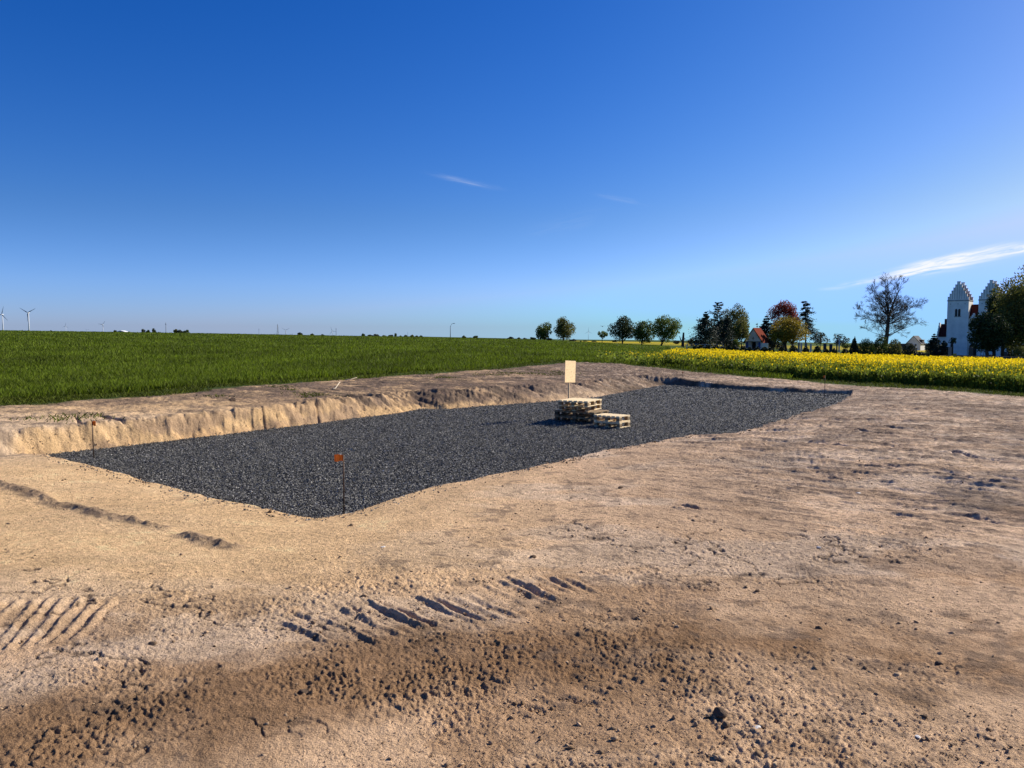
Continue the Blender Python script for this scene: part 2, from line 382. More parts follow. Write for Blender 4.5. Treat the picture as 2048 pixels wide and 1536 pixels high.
        colr = ground_color(xs, ys, r[n], soil, D, w, lf, dp, st*stm, rg, sal)
    if detail:      # digging marks running down the far part of the left bank
        dg = lf*sstep(2.6, .8, D)*sstep(-.3, .2, D)*sstep(18, 24, ys)
        tooth = fbm(sal*3.6 + D*.5, D*.45 + 3, 4, 130, .66)
        zz += dg*.17*tooth
        zz += soil*lf*sstep(.35, 1.1, D)*(.075*fbm(xs*1.7, ys*1.7, 5, 132, .66) + .02*fbm(xs*9, ys*9, 3, 133))
    # carve the pit
    t = np.clip(Dn/np.maximum(w, .05), 0, 1); t = t*t*(3-2*t)*.15 + t*.85
    fl = FLOOR - .14
    zp = fl + (zz - fl)*t
    if detail:
        wallm = np.exp(-((Dn - w*.5)/(w*.5))**2)*lf
        zp += wallm*(.075*fbm(xs*2.5, ys*2.5, 5, 71, .68) + .05*fbm(xs*12, ys*12, 3, 72, .7))
        zp += .10*np.exp(-((Dn - w)/.16)**2)*lf*fbm(xs*6, ys*6, 4, 73, .7)
        # cracks and a slumped gully in the wall
        for (cx, py0, py1, ww, dd) in CRACKS:
            ax, ay = gz(cx[0], py0, -.05); bx, by = gz(cx[1], py1, FLOOR)
            dd_ = seg_dist(xs, ys, [(ax, ay), (bx, by)]) + .02*vn(xs*9, ys*9, 77)
            zp -= .7*dd*np.exp(-(dd_/(ww*.7))**2)*sstep(-.1, .1, Dn)
    z[n] = zp
    if not detail: return z
    C = np.zeros((len(x), 3), np.float32)
    C[n] = colr
    # far land: green crop, churchyard lawn, yellow rape fields
    f = ~n; xf, yf = x[f], y[f]
    q = xf/np.maximum(yf, 1)*F + 1024
    green = np.array([.048, .085, .012]); g2 = np.array([.075, .115, .016]); yel = np.array([.55, .42, .015]); lawn = np.array([.045, .075, .015])
    m = (.5 + .5*fbm(xf*.02, yf*.05, 4, 91))[:, None]
    cf = green*(1-m) + g2*m
    ym = sstep(1120, 1180, q)*sstep(325, 345, yf)*sstep(1500, 1200, yf)*(.75 + .25*np.sign(fbm(xf*.01, yf*.004, 2, 95)))
    cf = cf*(1-ym[:, None]) + yel*ym[:, None]
    cf[(yf < 0)] = green
    C[f] = cf
    return z, C
CRACKS = [((152,160),842,892,.04,.10),((200,240),838,884,.11,.16),((522,532),820,860,.03,.09),((630,640),810,846,.04,.14),((430,445),828,865,.02,.05),((778,786),800,826,.03,.08),((985,1000),785,806,.05,.1),((355,372),832,872,.02,.05),((1060,1085),775,800,.06,.1),((905,930),790,815,.04,.08)]

def ground_color(x, y, r, soil, D, w, lf, dp, st, rg, sal):
    fbm = lambda *a, **k: 2.0*FB(*a, **k)
    st = 2.0*st
    sand = np.array([.62, .42, .25]); pale = np.array([.62, .49, .36]); pink = np.array([.66, .46, .295]); brown = np.array([.215, .125, .062])
    dark = np.array([.155, .115, .085]); clay = np.array([.60, .40, .20]); tops = np.array([.21, .145, .10])
    def mixc(A, B, m): return A*(1-m[:, None]) + B*m[:, None]
    px = x/np.maximum(y, .5)*F + 1024
    C = np.repeat(sand[None], len(x), 0)
    rt = sstep(-1.0, 5.5, x + .8*fbm(x*.3, y*.3, 3, 101))*sstep(2, 5, y)
    C = mixc(C, pink, rt)
    C = mixc(C, pale, np.clip(.5*sstep(.05, .5, fbm(x*.5, y*.9, 4, 102)), 0, 1))
    C = mixc(C, brown*1.5, .5*sstep(.12, .5, fbm(x*.8+5, y*.8, 5, 103, .65))*sstep(12, 5, y))
    # greyish dark patches on the right
    C = mixc(C, dark, rt*.50*sstep(.0, .45, fbm(x*.40 + 3, y*.3, 5, 104, .62) + .45*st))
    C = mixc(C, dark*1.15, .55*sstep(.12, .45, st)*sstep(2, 6, x)); C = mixc(C, pale, .5*sstep(.15, .5, -st)*sstep(2, 6, x))
    C = mixc(C, brown*1.15, .85*dp)
    # near left sand is cleaner and yellower
    C = mixc(C, np.array([.76, .51, .255]), sstep(1.5, -2.5, x)*sstep(4.2, 6.5, y)*.8)
    # bank behind the left lip: trampled, with dark topsoil further on
    bank = lf*sstep(.0, .5, D)
    tm = bank*sstep(14, 25, y + 1.5*fbm(x*.5, y*.5, 3, 111))*(.55 + .45*sstep(-.3, .3, fbm(x*1.2, y*.8, 4, 112)))
    C = mixc(C, tops, tm*.95)
    C = mixc(C, pale*.86, bank*sstep(20, 14, y)*.6)
    C = mixc(C, dark, bank*.6*sstep(.10, .4, fbm(x*1.3, y*2.2, 5, 113, .65)))
    far_b = lf*sstep(18, 24, y)*sstep(-.2, .3, D)
    C = mixc(C, dark*.8, far_b*.85*sstep(-.1, .4, fbm(sal*3.2 + D*.5, D*.5 + 3, 5, 131, .68)))
    C = mixc(C, clay, far_b*.5*sstep(1.2, .3, D)*sstep(.0, .4, -fbm(sal*3.2 + D*.5, D*.5 + 3, 5, 131, .68)))
    s2 = fbm((x*.648 - y*.62)*1.6, (x*.62 + y*.648)*10, 4, 55, .65)*sstep(0, 6, x)*sstep(4, 9, y)
    C = mixc(C, dark, .6*sstep(.12, .45, s2)); C = mixc(C, pale, .4*sstep(.12, .45, -s2))
    wm = lf*sstep(-.5, 0, D)*sstep(.62, .35, D)*sstep(34, 26, y)
    C = mixc(C, clay, wm*.9); C = mixc(C, brown*1.9, wm*.5*sstep(.28, .05, D)*sstep(-.6, .3, fbm(x*2, y*2, 3, 116)))
    C = mixc(C, tops*1.2, wm*.65*sstep(.0, .35, fbm(sal*1.1, D*3, 4, 114)))
    # dark topsoil round the far end
    fe = sstep(1.4, .1, D)*sstep(27, 33, y - .1*x)
    C = mixc(C, dark*.55, fe*.9*sstep(-.5, .2, fbm(x*.9, y*.9, 3, 115) + .35))
    # damp rim along ridge of crumbs
    for rp in (RIDGE, RIDGE2):
        rd = seg_dist(x, y, [gz(p[0], p[1], -.1) for p in rp]) + .06*fbm(x*4, y*4, 3, 66)
        C = mixc(C, dark*1.15, .8*np.exp(-(rd/.10)**2))
    C = mixc(C, dark, .55*(1-soil*0)*sstep(.25, .8, fbm(x*5.5, y*5.5, 4, 122, .65))*sstep(-.2, .5, fbm(x*.5, y*.5, 3, 123) + .5*rt + .5*dp - .3*sstep(1, -3, x)))
    C = mixc(C, dark*.8, .7*(1-np.clip(1-soil, 0, 1))*sstep(.035, .006, np.abs(FB(x*1.1+7, y*1.1, 5, 140, .6)))*sstep(.0, .35, FB(x*.3, y*.3, 2, 141)*2)*sstep(26, 18, r))
    v = 1 + .11*fbm(x*2.2, y*2.2, 4, 120) + .10*fbm(x*14, y*14, 3, 121)
    C = C*v[:, None]
    # under the crops
    gr = np.array([.05, .075, .018])
    C = mixc(C, gr, 1 - soil)
    return np.clip(C*np.array([1.15, 1.14, 1.15]), .01, .9)

# ------------------------------------------------------------------ materials
def mat_new(name):
    m = bpy.data.materials.new(name); m.use_nodes = True; t = m.node_tree
    b = t.nodes['Principled BSDF']; b.inputs['Roughness'].default_value = .9
    try: b.inputs['Specular IOR Level'].default_value = .2
    except KeyError: pass
    return m, t, b
def attr_color(t, name='col'):
    a = N(t, 'ShaderNodeAttribute'); a.attribute_name = name; return a
def noise(t, scale, detail=4, vec=None, rough=.55):
    n = N(t, 'ShaderNodeTexNoise'); n.inputs['Scale'].default_value = scale; n.inputs['Detail'].default_value = detail; n.inputs['Roughness'].default_value = rough
    if vec is not None: t.links.new(vec, n.inputs['Vector'])
    return n
def objco(t): return N(t, 'ShaderNodeTexCoord').outputs['Object']
def ramp(t, fac, stops):
    r = N(t, 'ShaderNodeValToRGB'); e = r.color_ramp.elements
    while len(e) < len(stops): e.new(.5)
    for i, (p, c) in enumerate(stops):
        e[i].position = p; e[i].color = (*c, 1) if len(c) == 3 else c
    t.links.new(fac, r.inputs[0]); return r.outputs[0]
def mulc(t, a, b, fac=1.0):
    m = N(t, 'ShaderNodeMix', data_type='RGBA', blend_type='MULTIPLY'); m.inputs[0].default_value = fac
    setin(t, m.inputs[6], a); setin(t, m.inputs[7], b); return m.outputs[2]
def bump(t, h, dist, strength=1.0):
    b = N(t, 'ShaderNodeBump'); b.inputs['Distance'].default_value = dist; b.inputs['Strength'].default_value = strength
    t.links.new(h, b.inputs['Height']); return b.outputs[0]
def plain(name, c, rough=.85, var=.25, scale=3.0, metal=0.0, bmp=0.0):
    m, t, b = mat_new(name); co = objco(t); n = noise(t, scale, 5, co)
    lo = tuple(k*(1-var) for k in c); hi = tuple(min(1, k*(1+var)) for k in c)
    t.links.new(ramp(t, n.outputs[0], [(.3, lo), (.7, hi)]), b.inputs['Base Color'])
    b.inputs['Roughness'].default_value = rough; b.inputs['Metallic'].default_value = metal
    if bmp: t.links.new(bump(t, n.outputs[0], bmp), b.inputs['Normal'])
    return m
# soil
m_soil, t, b = mat_new('soil'); co = objco(t)
a = attr_color(t); n1 = noise(t, 90, 5, co, .7); n2 = noise(t, 14, 5, co, .65); n3 = noise(t, 240, 3, co, .8)
c = mulc(t, a.outputs['Color'], ramp(t, n1.outputs[0], [(.25, (.62,.60,.58)), (.5, (1,1,1)), (.78, (1.0,1.0,1.0))]))  # hollows of the bump coloured darker, painting in tiny shadows
c = mulc(t, c, ramp(t, n2.outputs[0], [(.3, (.80,.79,.78)), (.65, (1,1,1))]))
c = mulc(t, c, ramp(t, n3.outputs[0], [(.32, (.62,.60,.58)), (.5, (1,1,1)), (.72, (1.22,1.22,1.22))]))
t.links.new(c, b.inputs['Base Color']); b.inputs['Roughness'].default_value = 1.0; b.inputs['Specular IOR Level'].default_value = 0.05
h = M(t, 'ADD', n1.outputs[0], M(t, 'MULTIPLY', n2.outputs[0], 2.2))
t.links.new(bump(t, h, .020), b.inputs['Normal'])
# gravel
def stone_colour(t, vec_out):
    return ramp(t, vec_out, [(0.0, (.013,.0125,.011)), (.38, (.068,.065,.056)), (.70, (.135,.128,.110)), (.90, (.205,.195,.17)), (1.0, (.38,.36,.32))])
m_gbed, t, b = mat_new('gravel_bed'); co = objco(t)
vo = N(t, 'ShaderNodeTexVoronoi'); vo.inputs['Scale'].default_value = 34; t.links.new(co, vo.inputs['Vector'])
sc = N(t, 'ShaderNodeSeparateColor'); t.links.new(vo.outputs['Color'], sc.inputs[0])
t.links.new(stone_colour(t, sc.outputs[0]), b.inputs['Base Color'])
t.links.new(bump(t, M(t, 'SUBTRACT', 1.0, vo.outputs['Distance']), .03), b.inputs['Normal']); b.inputs['Roughness'].default_value = .75
m_stone, t, b = mat_new('gravel_stone'); a = attr_color(t, 'v')
t.links.new(stone_colour(t, a.outputs['Fac']), b.inputs['Base Color']); b.inputs['Roughness'].default_value = .65
b.inputs['Specular IOR Level'].default_value = .4
# foliage
def foliage(name, c, trans=.35, rough=.6):
    m, t, b = mat_new(name); a = attr_color(t, 'v')
    mm = N(t, 'ShaderNodeVectorMath', operation='SCALE'); mm.inputs[0].default_value = c; t.links.new(a.outputs['Fac'], mm.inputs['Scale'])
    t.links.new(mm.outputs[0], b.inputs['Base Color']); b.inputs['Roughness'].default_value = rough
    tr = N(t, 'ShaderNodeBsdfTranslucent'); t.links.new(mm.outputs[0], tr.inputs[0])
    mx = N(t, 'ShaderNodeMixShader'); mx.inputs[0].default_value = trans
    t.links.new(b.outputs[0], mx.inputs[1]); t.links.new(tr.outputs[0], mx.inputs[2])
    out = [n for n in t.nodes if n.type == 'OUTPUT_MATERIAL'][0]; t.links.new(mx.outputs[0], out.inputs[0])
    return m
m_crop = foliage('crop_leaf', (.098, .134, .007), .4, .7)
m_verge = foliage('verge_grass', (.085, .105, .010), .35, .8)
m_canleaf = foliage('rape_leaf', (.14, .175, .022), .55, .7)
m_canflow = foliage('rape_flower', (.92, .68, .012), .45, .8)
m_oak = foliage('leaf_green', (.075, .105, .018), .3)
m_oaklit = foliage('leaf_fresh_lit', (.11, .145, .020), .35)  # fresh leaf green, brightened as a sunlit copy of the plain one
m_darkleaf = foliage('leaf_dark', (.045, .062, .018), .25)
m_olive = foliage('leaf_olive', (.13, .13, .030), .35)
m_gold = foliage('leaf_gold', (.24, .18, .020), .4)
m_copper = foliage('leaf_copper', (.20, .042, .030), .4)
m_conifer = foliage('needle_dark', (.028, .042, .024), .15)
m_haze = foliage('leaf_haze', (.075, .085, .05), .15)  # greyer leaf green with the haze of distance painted in
m_box = foliage('leaf_box', (.030, .036, .012), .12)
m_bark = plain('bark', (.055, .042, .032), .95, .4, 4, bmp=.02)
m_barkg = plain('bark_grey', (.075, .065, .055), .95, .4, 4)

# ------------------------------------------------------------------ the ground sheet
def ground():
    azd = np.radians(np.arange(-43, 43.001, .075)); azc = np.radians(np.arange(48, 313, 5.0))
    az = np.concatenate([azd, azc]); na = len(az)
    r1 = np.exp(np.arange(math.log(.3), math.log(1.6), .03)); r2 = np.exp(np.concatenate([np.arange(math.log(1.6), math.log(12), .0029), np.arange(math.log(12.02), math.log(85), .0042)])); r3 = np.exp(np.arange(math.log(85.3), math.log(5700), .02))
    r = np.concatenate([r1, r2, r3]); nr = len(r)
    A, R = np.meshgrid(az, r); x = (R*np.sin(A)).ravel(); y = (R*np.cos(A)).ravel()
    z, C = ground_z(x, y)
    V = np.stack([x, y, z], 1)
    i = np.arange(nr-1)[:, None]*na; j = np.arange(na)[None]; j2 = (j+1) % na
    Q = np.stack([i+j, i+j2, i+na+j2, i+na+j], -1).reshape(-1, 4)[:, ::-1]
    # centre cap as quads
    c = len(V); V = np.vstack([V, [[0, 0, 0]]]); C = np.vstack([C, [[.45, .3, .18]]])
    capj = np.arange(0, na - (na % 2), 2)
    cap = np.stack([np.full(len(capj), c), (capj+2) % na, capj+1, capj], 1)
    Q = np.vstack([Q, cap])
    o = npmesh('ground', V, Q, m_soil, smooth=True, attrs={'col': ('FLOAT_COLOR', C)})
    tag(o, 'bare sandy building plot with crop fields beyond it', 'ground', kind='structure')
ground()

def surf(x, y):
    x = np.asarray(x, float); y = np.asarray(y, float); return ground_z(x, y, False)

# ------------------------------------------------------------------ gravel
def gravel_h(x, y): return FLOOR + .012*fbm(x*1.2, y*1.2, 3, 201) + .02*fbm(x*.3, y*.3, 2, 202)
gx = np.array([p[0] for p in PIT]); gy = np.array([p[1] for p in PIT])
st_ = .12
xx, yy = np.meshgrid(np.arange(gx.min()-1, gx.max()+1, st_), np.arange(gy.min()-1, gy.max()+1, st_))
nyy, nxx = xx.shape; X = xx.ravel(); Yv = yy.ravel()
D = sdf(X, Yv, PIT); keepv = D < .55
idx = -np.ones(len(X), int); idx[keepv] = np.arange(keepv.sum())
I = np.arange(nyy*nxx).reshape(nyy, nxx); Q = np.stack([I[:-1,:-1], I[:-1,1:], I[1:,1:], I[1:,:-1]], -1).reshape(-1, 4)
Q = idx[Q]; Q = Q[(Q >= 0).all(1)]
zb = gravel_h(X, Yv) - .012 - .25*sstep(.1, .5, D)
npm = npmesh('gravel_bed', np.stack([X, Yv, zb], 1)[keepv], Q, m_gbed, smooth=True)
tag(npm, 'bed of dark grey crushed stone filling the pit', 'gravel bed', kind='structure')

def stones(n, sfun, sampler, seed):
    g = np.random.default_rng(seed)
    x, y, z, s = sampler(n, g)
    n = len(x)
    base = np.array([(1,0,0),(-1,0,0),(0,1,0),(0,-1,0),(0,0,1),(0,0,-1)], float)
    tri = np.array([(4,0,2),(4,2,1),(4,1,3),(4,3,0),(5,2,0),(5,1,2),(5,3,1),(5,0,3)])
    P = base[None] + g.normal(0, .28, (n, 6, 3))
    P *= np.stack([g.uniform(.7, 1.35, n), g.uniform(.6, 1.2, n), g.uniform(.4, .8, n)], 1)[:, None]
    an = g.uniform(0, 6.28, n); tl = g.normal(0, .5, n)
    ct, s_ = np.cos(tl), np.sin(tl)
    y1 = P[..., 1]*ct[:, None] - P[..., 2]*s_[:, None]; z1 = P[..., 1]*s_[:, None] + P[..., 2]*ct[:, None]
    ca, sa = np.cos(an)[:, None], np.sin(an)[:, None]
    Q = np.stack([P[..., 0]*ca - y1*sa, P[..., 0]*sa + y1*ca, z1], -1)*s[:, None, None]
    Q += np.stack([x, y, z], 1)[:, None]
    Fc = (tri[None] + (np.arange(n)*6)[:, None, None]).reshape(-1, 3)
    return Q.reshape(-1, 3), Fc, n
def gs(n, g):
    u = g.uniform(1/38., 1/7.5, n*3); r = 1/u; az = g.uniform(math.radians(-36), math.radians(28), n*3)
    x, y = r*np.sin(az), r*np.cos(az); k = sdf(x, y, PIT) < np.where(g.uniform(0, 1, n*3) < .06, .5, .10)*g.uniform(0, 1, n*3)
    x, y, r = x[k][:n], y[k][:n], r[k][:n]
    s = np.maximum(g.uniform(.008, .017, len(x)), r*.00074*g.uniform(.7, 1.2, len(x)))
    return x, y, np.maximum(gravel_h(x, y), np.where(sdf(x, y, PIT) > -.1, surf(x, y), -9)) + s*g.uniform(-.1, .8, len(x)), s
V, Fc, n = stones(150000, None, gs, 3)
vv = np.repeat(np.random.default_rng(4).uniform(0, 1, n), 6)
o = npmesh('gravel', V, Fc, m_stone, attrs={'v': ('FLOAT', vv)})
tag(o, 'loose dark grey crushed stones spread over the pit floor', 'gravel', kind='stuff')

# ------------------------------------------------------------------ soil clods
m_clod, t, b = mat_new('clod'); a = attr_color(t, 'v'); co = objco(t); n1 = noise(t, 120, 4, co)
c = ramp(t, a.outputs['Fac'], [(0, (.16,.10,.055)), (.5, (.33,.22,.13)), (1, (.52,.36,.22))])
t.links.new(mulc(t, c, ramp(t, n1.outputs[0], [(.3, (.7,.7,.7)), (.7, (1,1,1))])), b.inputs['Base Color']); b.inputs['Roughness'].default_value = 1
def cs(n, g):
    m = n*12
    u = g.uniform(1/26., 1/2.4, m); r = 1/u; az = g.uniform(math.radians(-40), math.radians(40), m)
    x, y = r*np.sin(az), r*np.cos(az)
    D = sdf(x, y, PIT); vg = sdf(x, y, VEG)
    bd = np.maximum(sdf(x, y, BANDP) + .6*fbm(x*1.5, y*1.5, 5, 61, .62), 0)
    rd = seg_dist(x, y, [gz(p[0], p[1], -.1) for p in RIDGE]); rd2 = seg_dist(x, y, [gz(p[0], p[1], -.1) for p in RIDGE2])
    p = .04 + .30*np.exp(-(bd/.25)**2)*sstep(-.35, .5, 2*fbm(x*1.9, y*1.9, 3, 302)) + .22*sstep(.0, .5, fbm(x*.8, y*.8, 3, 301)) + .7*np.exp(-(rd/.12)**2) + .8*np.exp(-(rd2/.10)**2)
    trk = np.zeros(m)
    for (a_, b_, d_, w_) in BARS:
        trk = np.maximum(trk, np.exp(-(seg_dist(x, y, [gz(*a_, 0), gz(*b_, 0)])/.10)**2))
    p += .35*trk
    p += .6*((D > 0) & (D < .45) & (r > 11))
    k = (g.uniform(0, 1, m) < p) & (D > .05) & (vg > 0)
    x, y, r, bd = x[k][:n], y[k][:n], r[k][:n], bd[k][:n]
    s = .0028 + .0072*g.uniform(0, 1, len(x))**4 + .016*g.uniform(0, 1, len(x))**14
    s = np.maximum(s, r*.0006)*np.where((D[k][:n] < .45), 2.0, 1.0)
    z = surf(x, y) + s*.2
    return x, y, z, s
V, Fc, n = stones(9500, None, cs, 9)
o = npmesh('soil_clods', V, Fc, m_clod, attrs={'v': ('FLOAT', np.repeat(np.random.default_rng(5).uniform(0, 1, n), 6))}, smooth=True)
tag(o, 'small crumbs and clods of earth strewn over the sandy ground', 'soil clods', kind='stuff')

def grit(n, g):
    m = n*3; u = g.uniform(1/14., 1/2.4, m); r = 1/u; az = g.uniform(math.radians(-42), math.radians(42), m); x, y = r*np.sin(az), r*np.cos(az)
    k = (sdf(x, y, PIT) > .1) & (g.uniform(-.25, .75, m) < .25 + fbm(x*.9, y*.9, 3, 305)*1.6 + .2*(y < 6)); x, y, r = x[k][:n], y[k][:n], r[k][:n]
    s = np.maximum(.0016 + .0034*g.uniform(0, 1, len(x))**3, r*.00045); return x, y, surf(x, y) + s*.6, s
V, Fc, n = stones(42000, None, grit, 19)
o = npmesh('soil_grit', V, Fc, m_clod, attrs={'v': ('FLOAT', np.repeat(np.random.default_rng(6).uniform(.2, 1, n), 6))})
tag(o, 'fine grit and tiny stones on the sandy ground', 'grit', kind='stuff')

def lump(name, px, py, size, flat, seed, mat, z0=0.0):
    import bmesh
    bm = bmesh.new(); bmesh.ops.create_icosphere(bm, subdivisions=3, radius=1)
    rr = random.Random(seed); offs = [(Vector((rr.gauss(0,1), rr.gauss(0,1), rr.gauss(0,1))).normalized(), rr.uniform(.5, .95)) for _ in range(16)]
    for v in bm.verts:
        for nrm, d in offs:
            k = v.co.dot(nrm)
            if k > d: v.co -= nrm*(k-d)*.85
        v.co *= 1 + rr.uniform(-.04, .04)
        v.co.z *= flat; v.co.x *= 1.2
    me = bpy.data.meshes.new(name); bm.to_mesh(me); bm.free(); me.materials.append(mat)
    o = bpy.data.objects.new(name, me); COL.objects.link(o)
    x, y = gz(px, py, z0); o.location = (x, y, float(surf([x], [y])[0]) + size*flat*.35); o.scale = (size,)*3; o.rotation_euler = (0, 0, rr.uniform(0, 6))
    return o
m_lump = plain('clod_brown', (.26, .17, .10), 1.0, .35, 14, bmp=.01)
m_lumpd = plain('clod_dark', (.15, .10, .065), 1.0, .35, 14, bmp=.01)
m_flint = plain('flint_white', (.62, .58, .52), .6, .15, 8)
lumps = [
 ((1438,1428), .036, .75, m_lumpd, 'largest dark earth clod lying in the lower right foreground'),
 ((1452,1448), .024, .6, m_lump, 'flat brown clod just right of the largest dark clod at lower right'),
 ((1638,1251), .024, .8, m_lumpd, 'dark clod on the top edge of the damp brown band at right'),
 ((1878,1324), .025, .7, m_lumpd, 'upper of two dark clods close together in the brown band at far right'),
 ((1917,1331), .026, .6, m_lumpd, 'lower of two dark clods close together in the brown band at far right'),
 ((1848,1428), .018, .6, m_lumpd, 'lone dark clod on pale ground below the brown band at far right'),
 ((1514,1172), .022, .7, m_lump, 'single clod on the open pale ground right of centre'),
 ((1066,1101), .026, .6, m_lumpd, 'single dark clod on smooth sand right below the pallets, above the track marks'),
 ((1241,963), .035, .6, m_lumpd, 'dark clod on the sand near the pit edge, below the single low pallets'),
 ((152,1400), .022, .75, m_lumpd, 'dark clod with a long shadow in the lower left foreground'),
 ((304,1368), .022, .7, m_lumpd, 'dark clod above and right of the lower left clod, in brown soil'),
 ((607,1384), .026, .8, m_lumpd, 'rounded dark clod on the brown soil at the bottom, left of centre'),
 ((305,1282), .022, .7, m_lump, 'brown clod on pale soil right of the diagonal track ribs'),
 ((702,1024), .03, .5, m_lumpd, 'dark flat stone at the foot of the near orange-flagged stake'),
]
for k, (p, s, fl, m, lab) in enumerate(lumps):
    tag(lump('earth_clod', p[0], p[1], s, fl, 10+k, m), lab, 'clod', 'larger clods lying on the sandy ground')
fl_ = [((1514,1452), .022, .25, 'white flint chip lying in the bottom right foreground'), ((766,1078), .022, .3, 'white flint chip on smooth sand below the pit corner'),
       ((1638,1085), .022, .3, 'pale flint chip on the open ground at right'), ((1717,981), .035, .35, 'whitish stone on the scraped ground at right'),
       ((364,1467), .012, .4, 'small pale stone in brown soil at the bottom left'), ((1835,1469), .014, .3, 'small white chip near the bottom right corner')]
for k, (p, s, fl, lab) in enumerate(fl_):
    tag(lump('flint_chip', p[0], p[1], s, fl, 50+k, m_flint), lab, 'stone', 'pale stones on the ground')

# ------------------------------------------------------------------ grass blades
def blades(n, sampler, seed):
    g = np.random.default_rng(seed); x, y, w, h, lean = sampler(n, g); n = len(x); z = surf(x, y) - .01
    a = g.uniform(0, 6.283, n); dx, dy = np.cos(a)*w/2, np.sin(a)*w/2; la = g.uniform(0, 6.283, n)
    V = np.empty((n, 4, 3), np.float32)
    V[:, 0] = np.stack([x-dx, y-dy, z], 1); V[:, 1] = np.stack([x+dx, y+dy, z], 1)
    lx, ly = np.cos(la)*lean, np.sin(la)*lean
    V[:, 2] = np.stack([x+dx*.6+lx*.5, y+dy*.6+ly*.5, z+h*.65], 1); V[:, 3] = np.stack([x+lx, y+ly, z+h], 1)
    Fc = (np.array([[0,1,2],[0,2,3]])[None] + (np.arange(n)*4)[:, None, None]).reshape(-1, 3)
    v = np.repeat(g.uniform(.3, 1.9, n)*(1 + .5*fbm(x*.25, y*.12, 4, 401)), 4)
    return V.reshape(-1, 3), Fc, v
def s_crop(n, g):
    m = n*2; u = np.where(g.uniform(0, 1, m) < .8, g.uniform(1/330., 1/17., m), np.exp(-g.uniform(math.log(17), math.log(330), m)))
    r = 1/u; az = g.uniform(math.radians(-52), math.radians(20), m); x, y = r*np.sin(az), r*np.cos(az)
    d = sdf(x, y, VEG) + .5*fbm(x*.5, y*.5, 3, 5); k = (d < -1.3) & (sdf(x, y, CANOLA) > .3) & (y > 12)
    q = x/y*F + 1024; k &= ~((q > 1120) & (y > 300)) & ~((q > 1340) & (y > 150))
    x, y, r, d = x[k][:n], y[k][:n], r[k][:n], d[k][:n]
    dens = fbm(x*.22, y*.16, 4, 403)
    kk = g.uniform(-1.1, .2, len(x)) < dens + .2
    x, y, r, dens = x[kk], y[kk], r[kk], dens[kk]
    w = np.maximum(.010, r*.0009)*g.uniform(.7, 1.3, len(x)); h = g.uniform(.16, .30, len(x))*(1+.25*dens)
    return x, y, w, h, h*g.uniform(.1, .7, len(x))
V, Fc, v = blades(340000, s_crop, 21)
o = npmesh('cereal_crop', V, Fc, m_crop, attrs={'v': ('FLOAT', v)})
tag(o, 'wide field of young green cereal crop beyond the plot', 'crop', kind='stuff')
def s_verge(n, g):
    m = n*6; u = g.uniform(1/75., 1/16., m); r = 1/u; az = g.uniform(math.radians(-52), math.radians(50), m); x, y = r*np.sin(az), r*np.cos(az)
    d = sdf(x, y, VEG) + .8*fbm(x*.7, y*.7, 4, 5); k = (d < .1) & (d > -2.4) & (g.uniform(0, 1, m) < sstep(.3, -.5, d)) & (sdf(x, y, CANOLA) > -.6)
    x, y, r = x[k][:n], y[k][:n], r[k][:n]
    h = g.uniform(.03, .13, len(x))*(1 + .5*fbm(x*.8, y*.8, 2, 6)); w = np.maximum(.014, r*.0010)
    return x, y, w, h, h*.9
V, Fc, v = blades(90000, s_verge, 22)
o = npmesh('verge_grass', V, Fc, m_verge, attrs={'v': ('FLOAT', v)})
tag(o, 'short weedy grass fringing the bare earth', 'grass', kind='stuff')
WEEDS = [(130,838,.9,.20),(160,832,.5,.15),(560,776,.5,.2),(620,790,.8,.25),(640,795,.7,.2),(1018,748,1.2,.35),(985,752,.8,.3),(1095,750,1.3,.4),(1120,746,1.,.3),(430,795,.5,.12),(760,750,1.,.2),(578,782,.3,.1),(1060,742,1.5,.4),(890,756,.6,.2)]
def s_weed(n, g):
    xs, ys, hs_ = [], [], []
    for (px, py, sp, dn) in WEEDS:
        cx, cy = gpt(px, py); k = int(n*dn/3.6)
        xs.append(cx + g.normal(0, sp*.5, k)); ys.append(cy + g.normal(0, sp*.35, k)); hs_.append(g.uniform(.03, .10, k))
    x = np.concatenate(xs); y = np.concatenate(ys); h = np.concatenate(hs_)
    return x, y, np.full(len(x), .025), h, h
V, Fc, v = blades(2600, s_weed, 23)
o = npmesh('weeds', V, Fc, m_verge, attrs={'v': ('FLOAT', v*.8)})
tag(o, 'scattered low weeds growing on the bare bank behind the pit', 'weeds', kind='stuff')

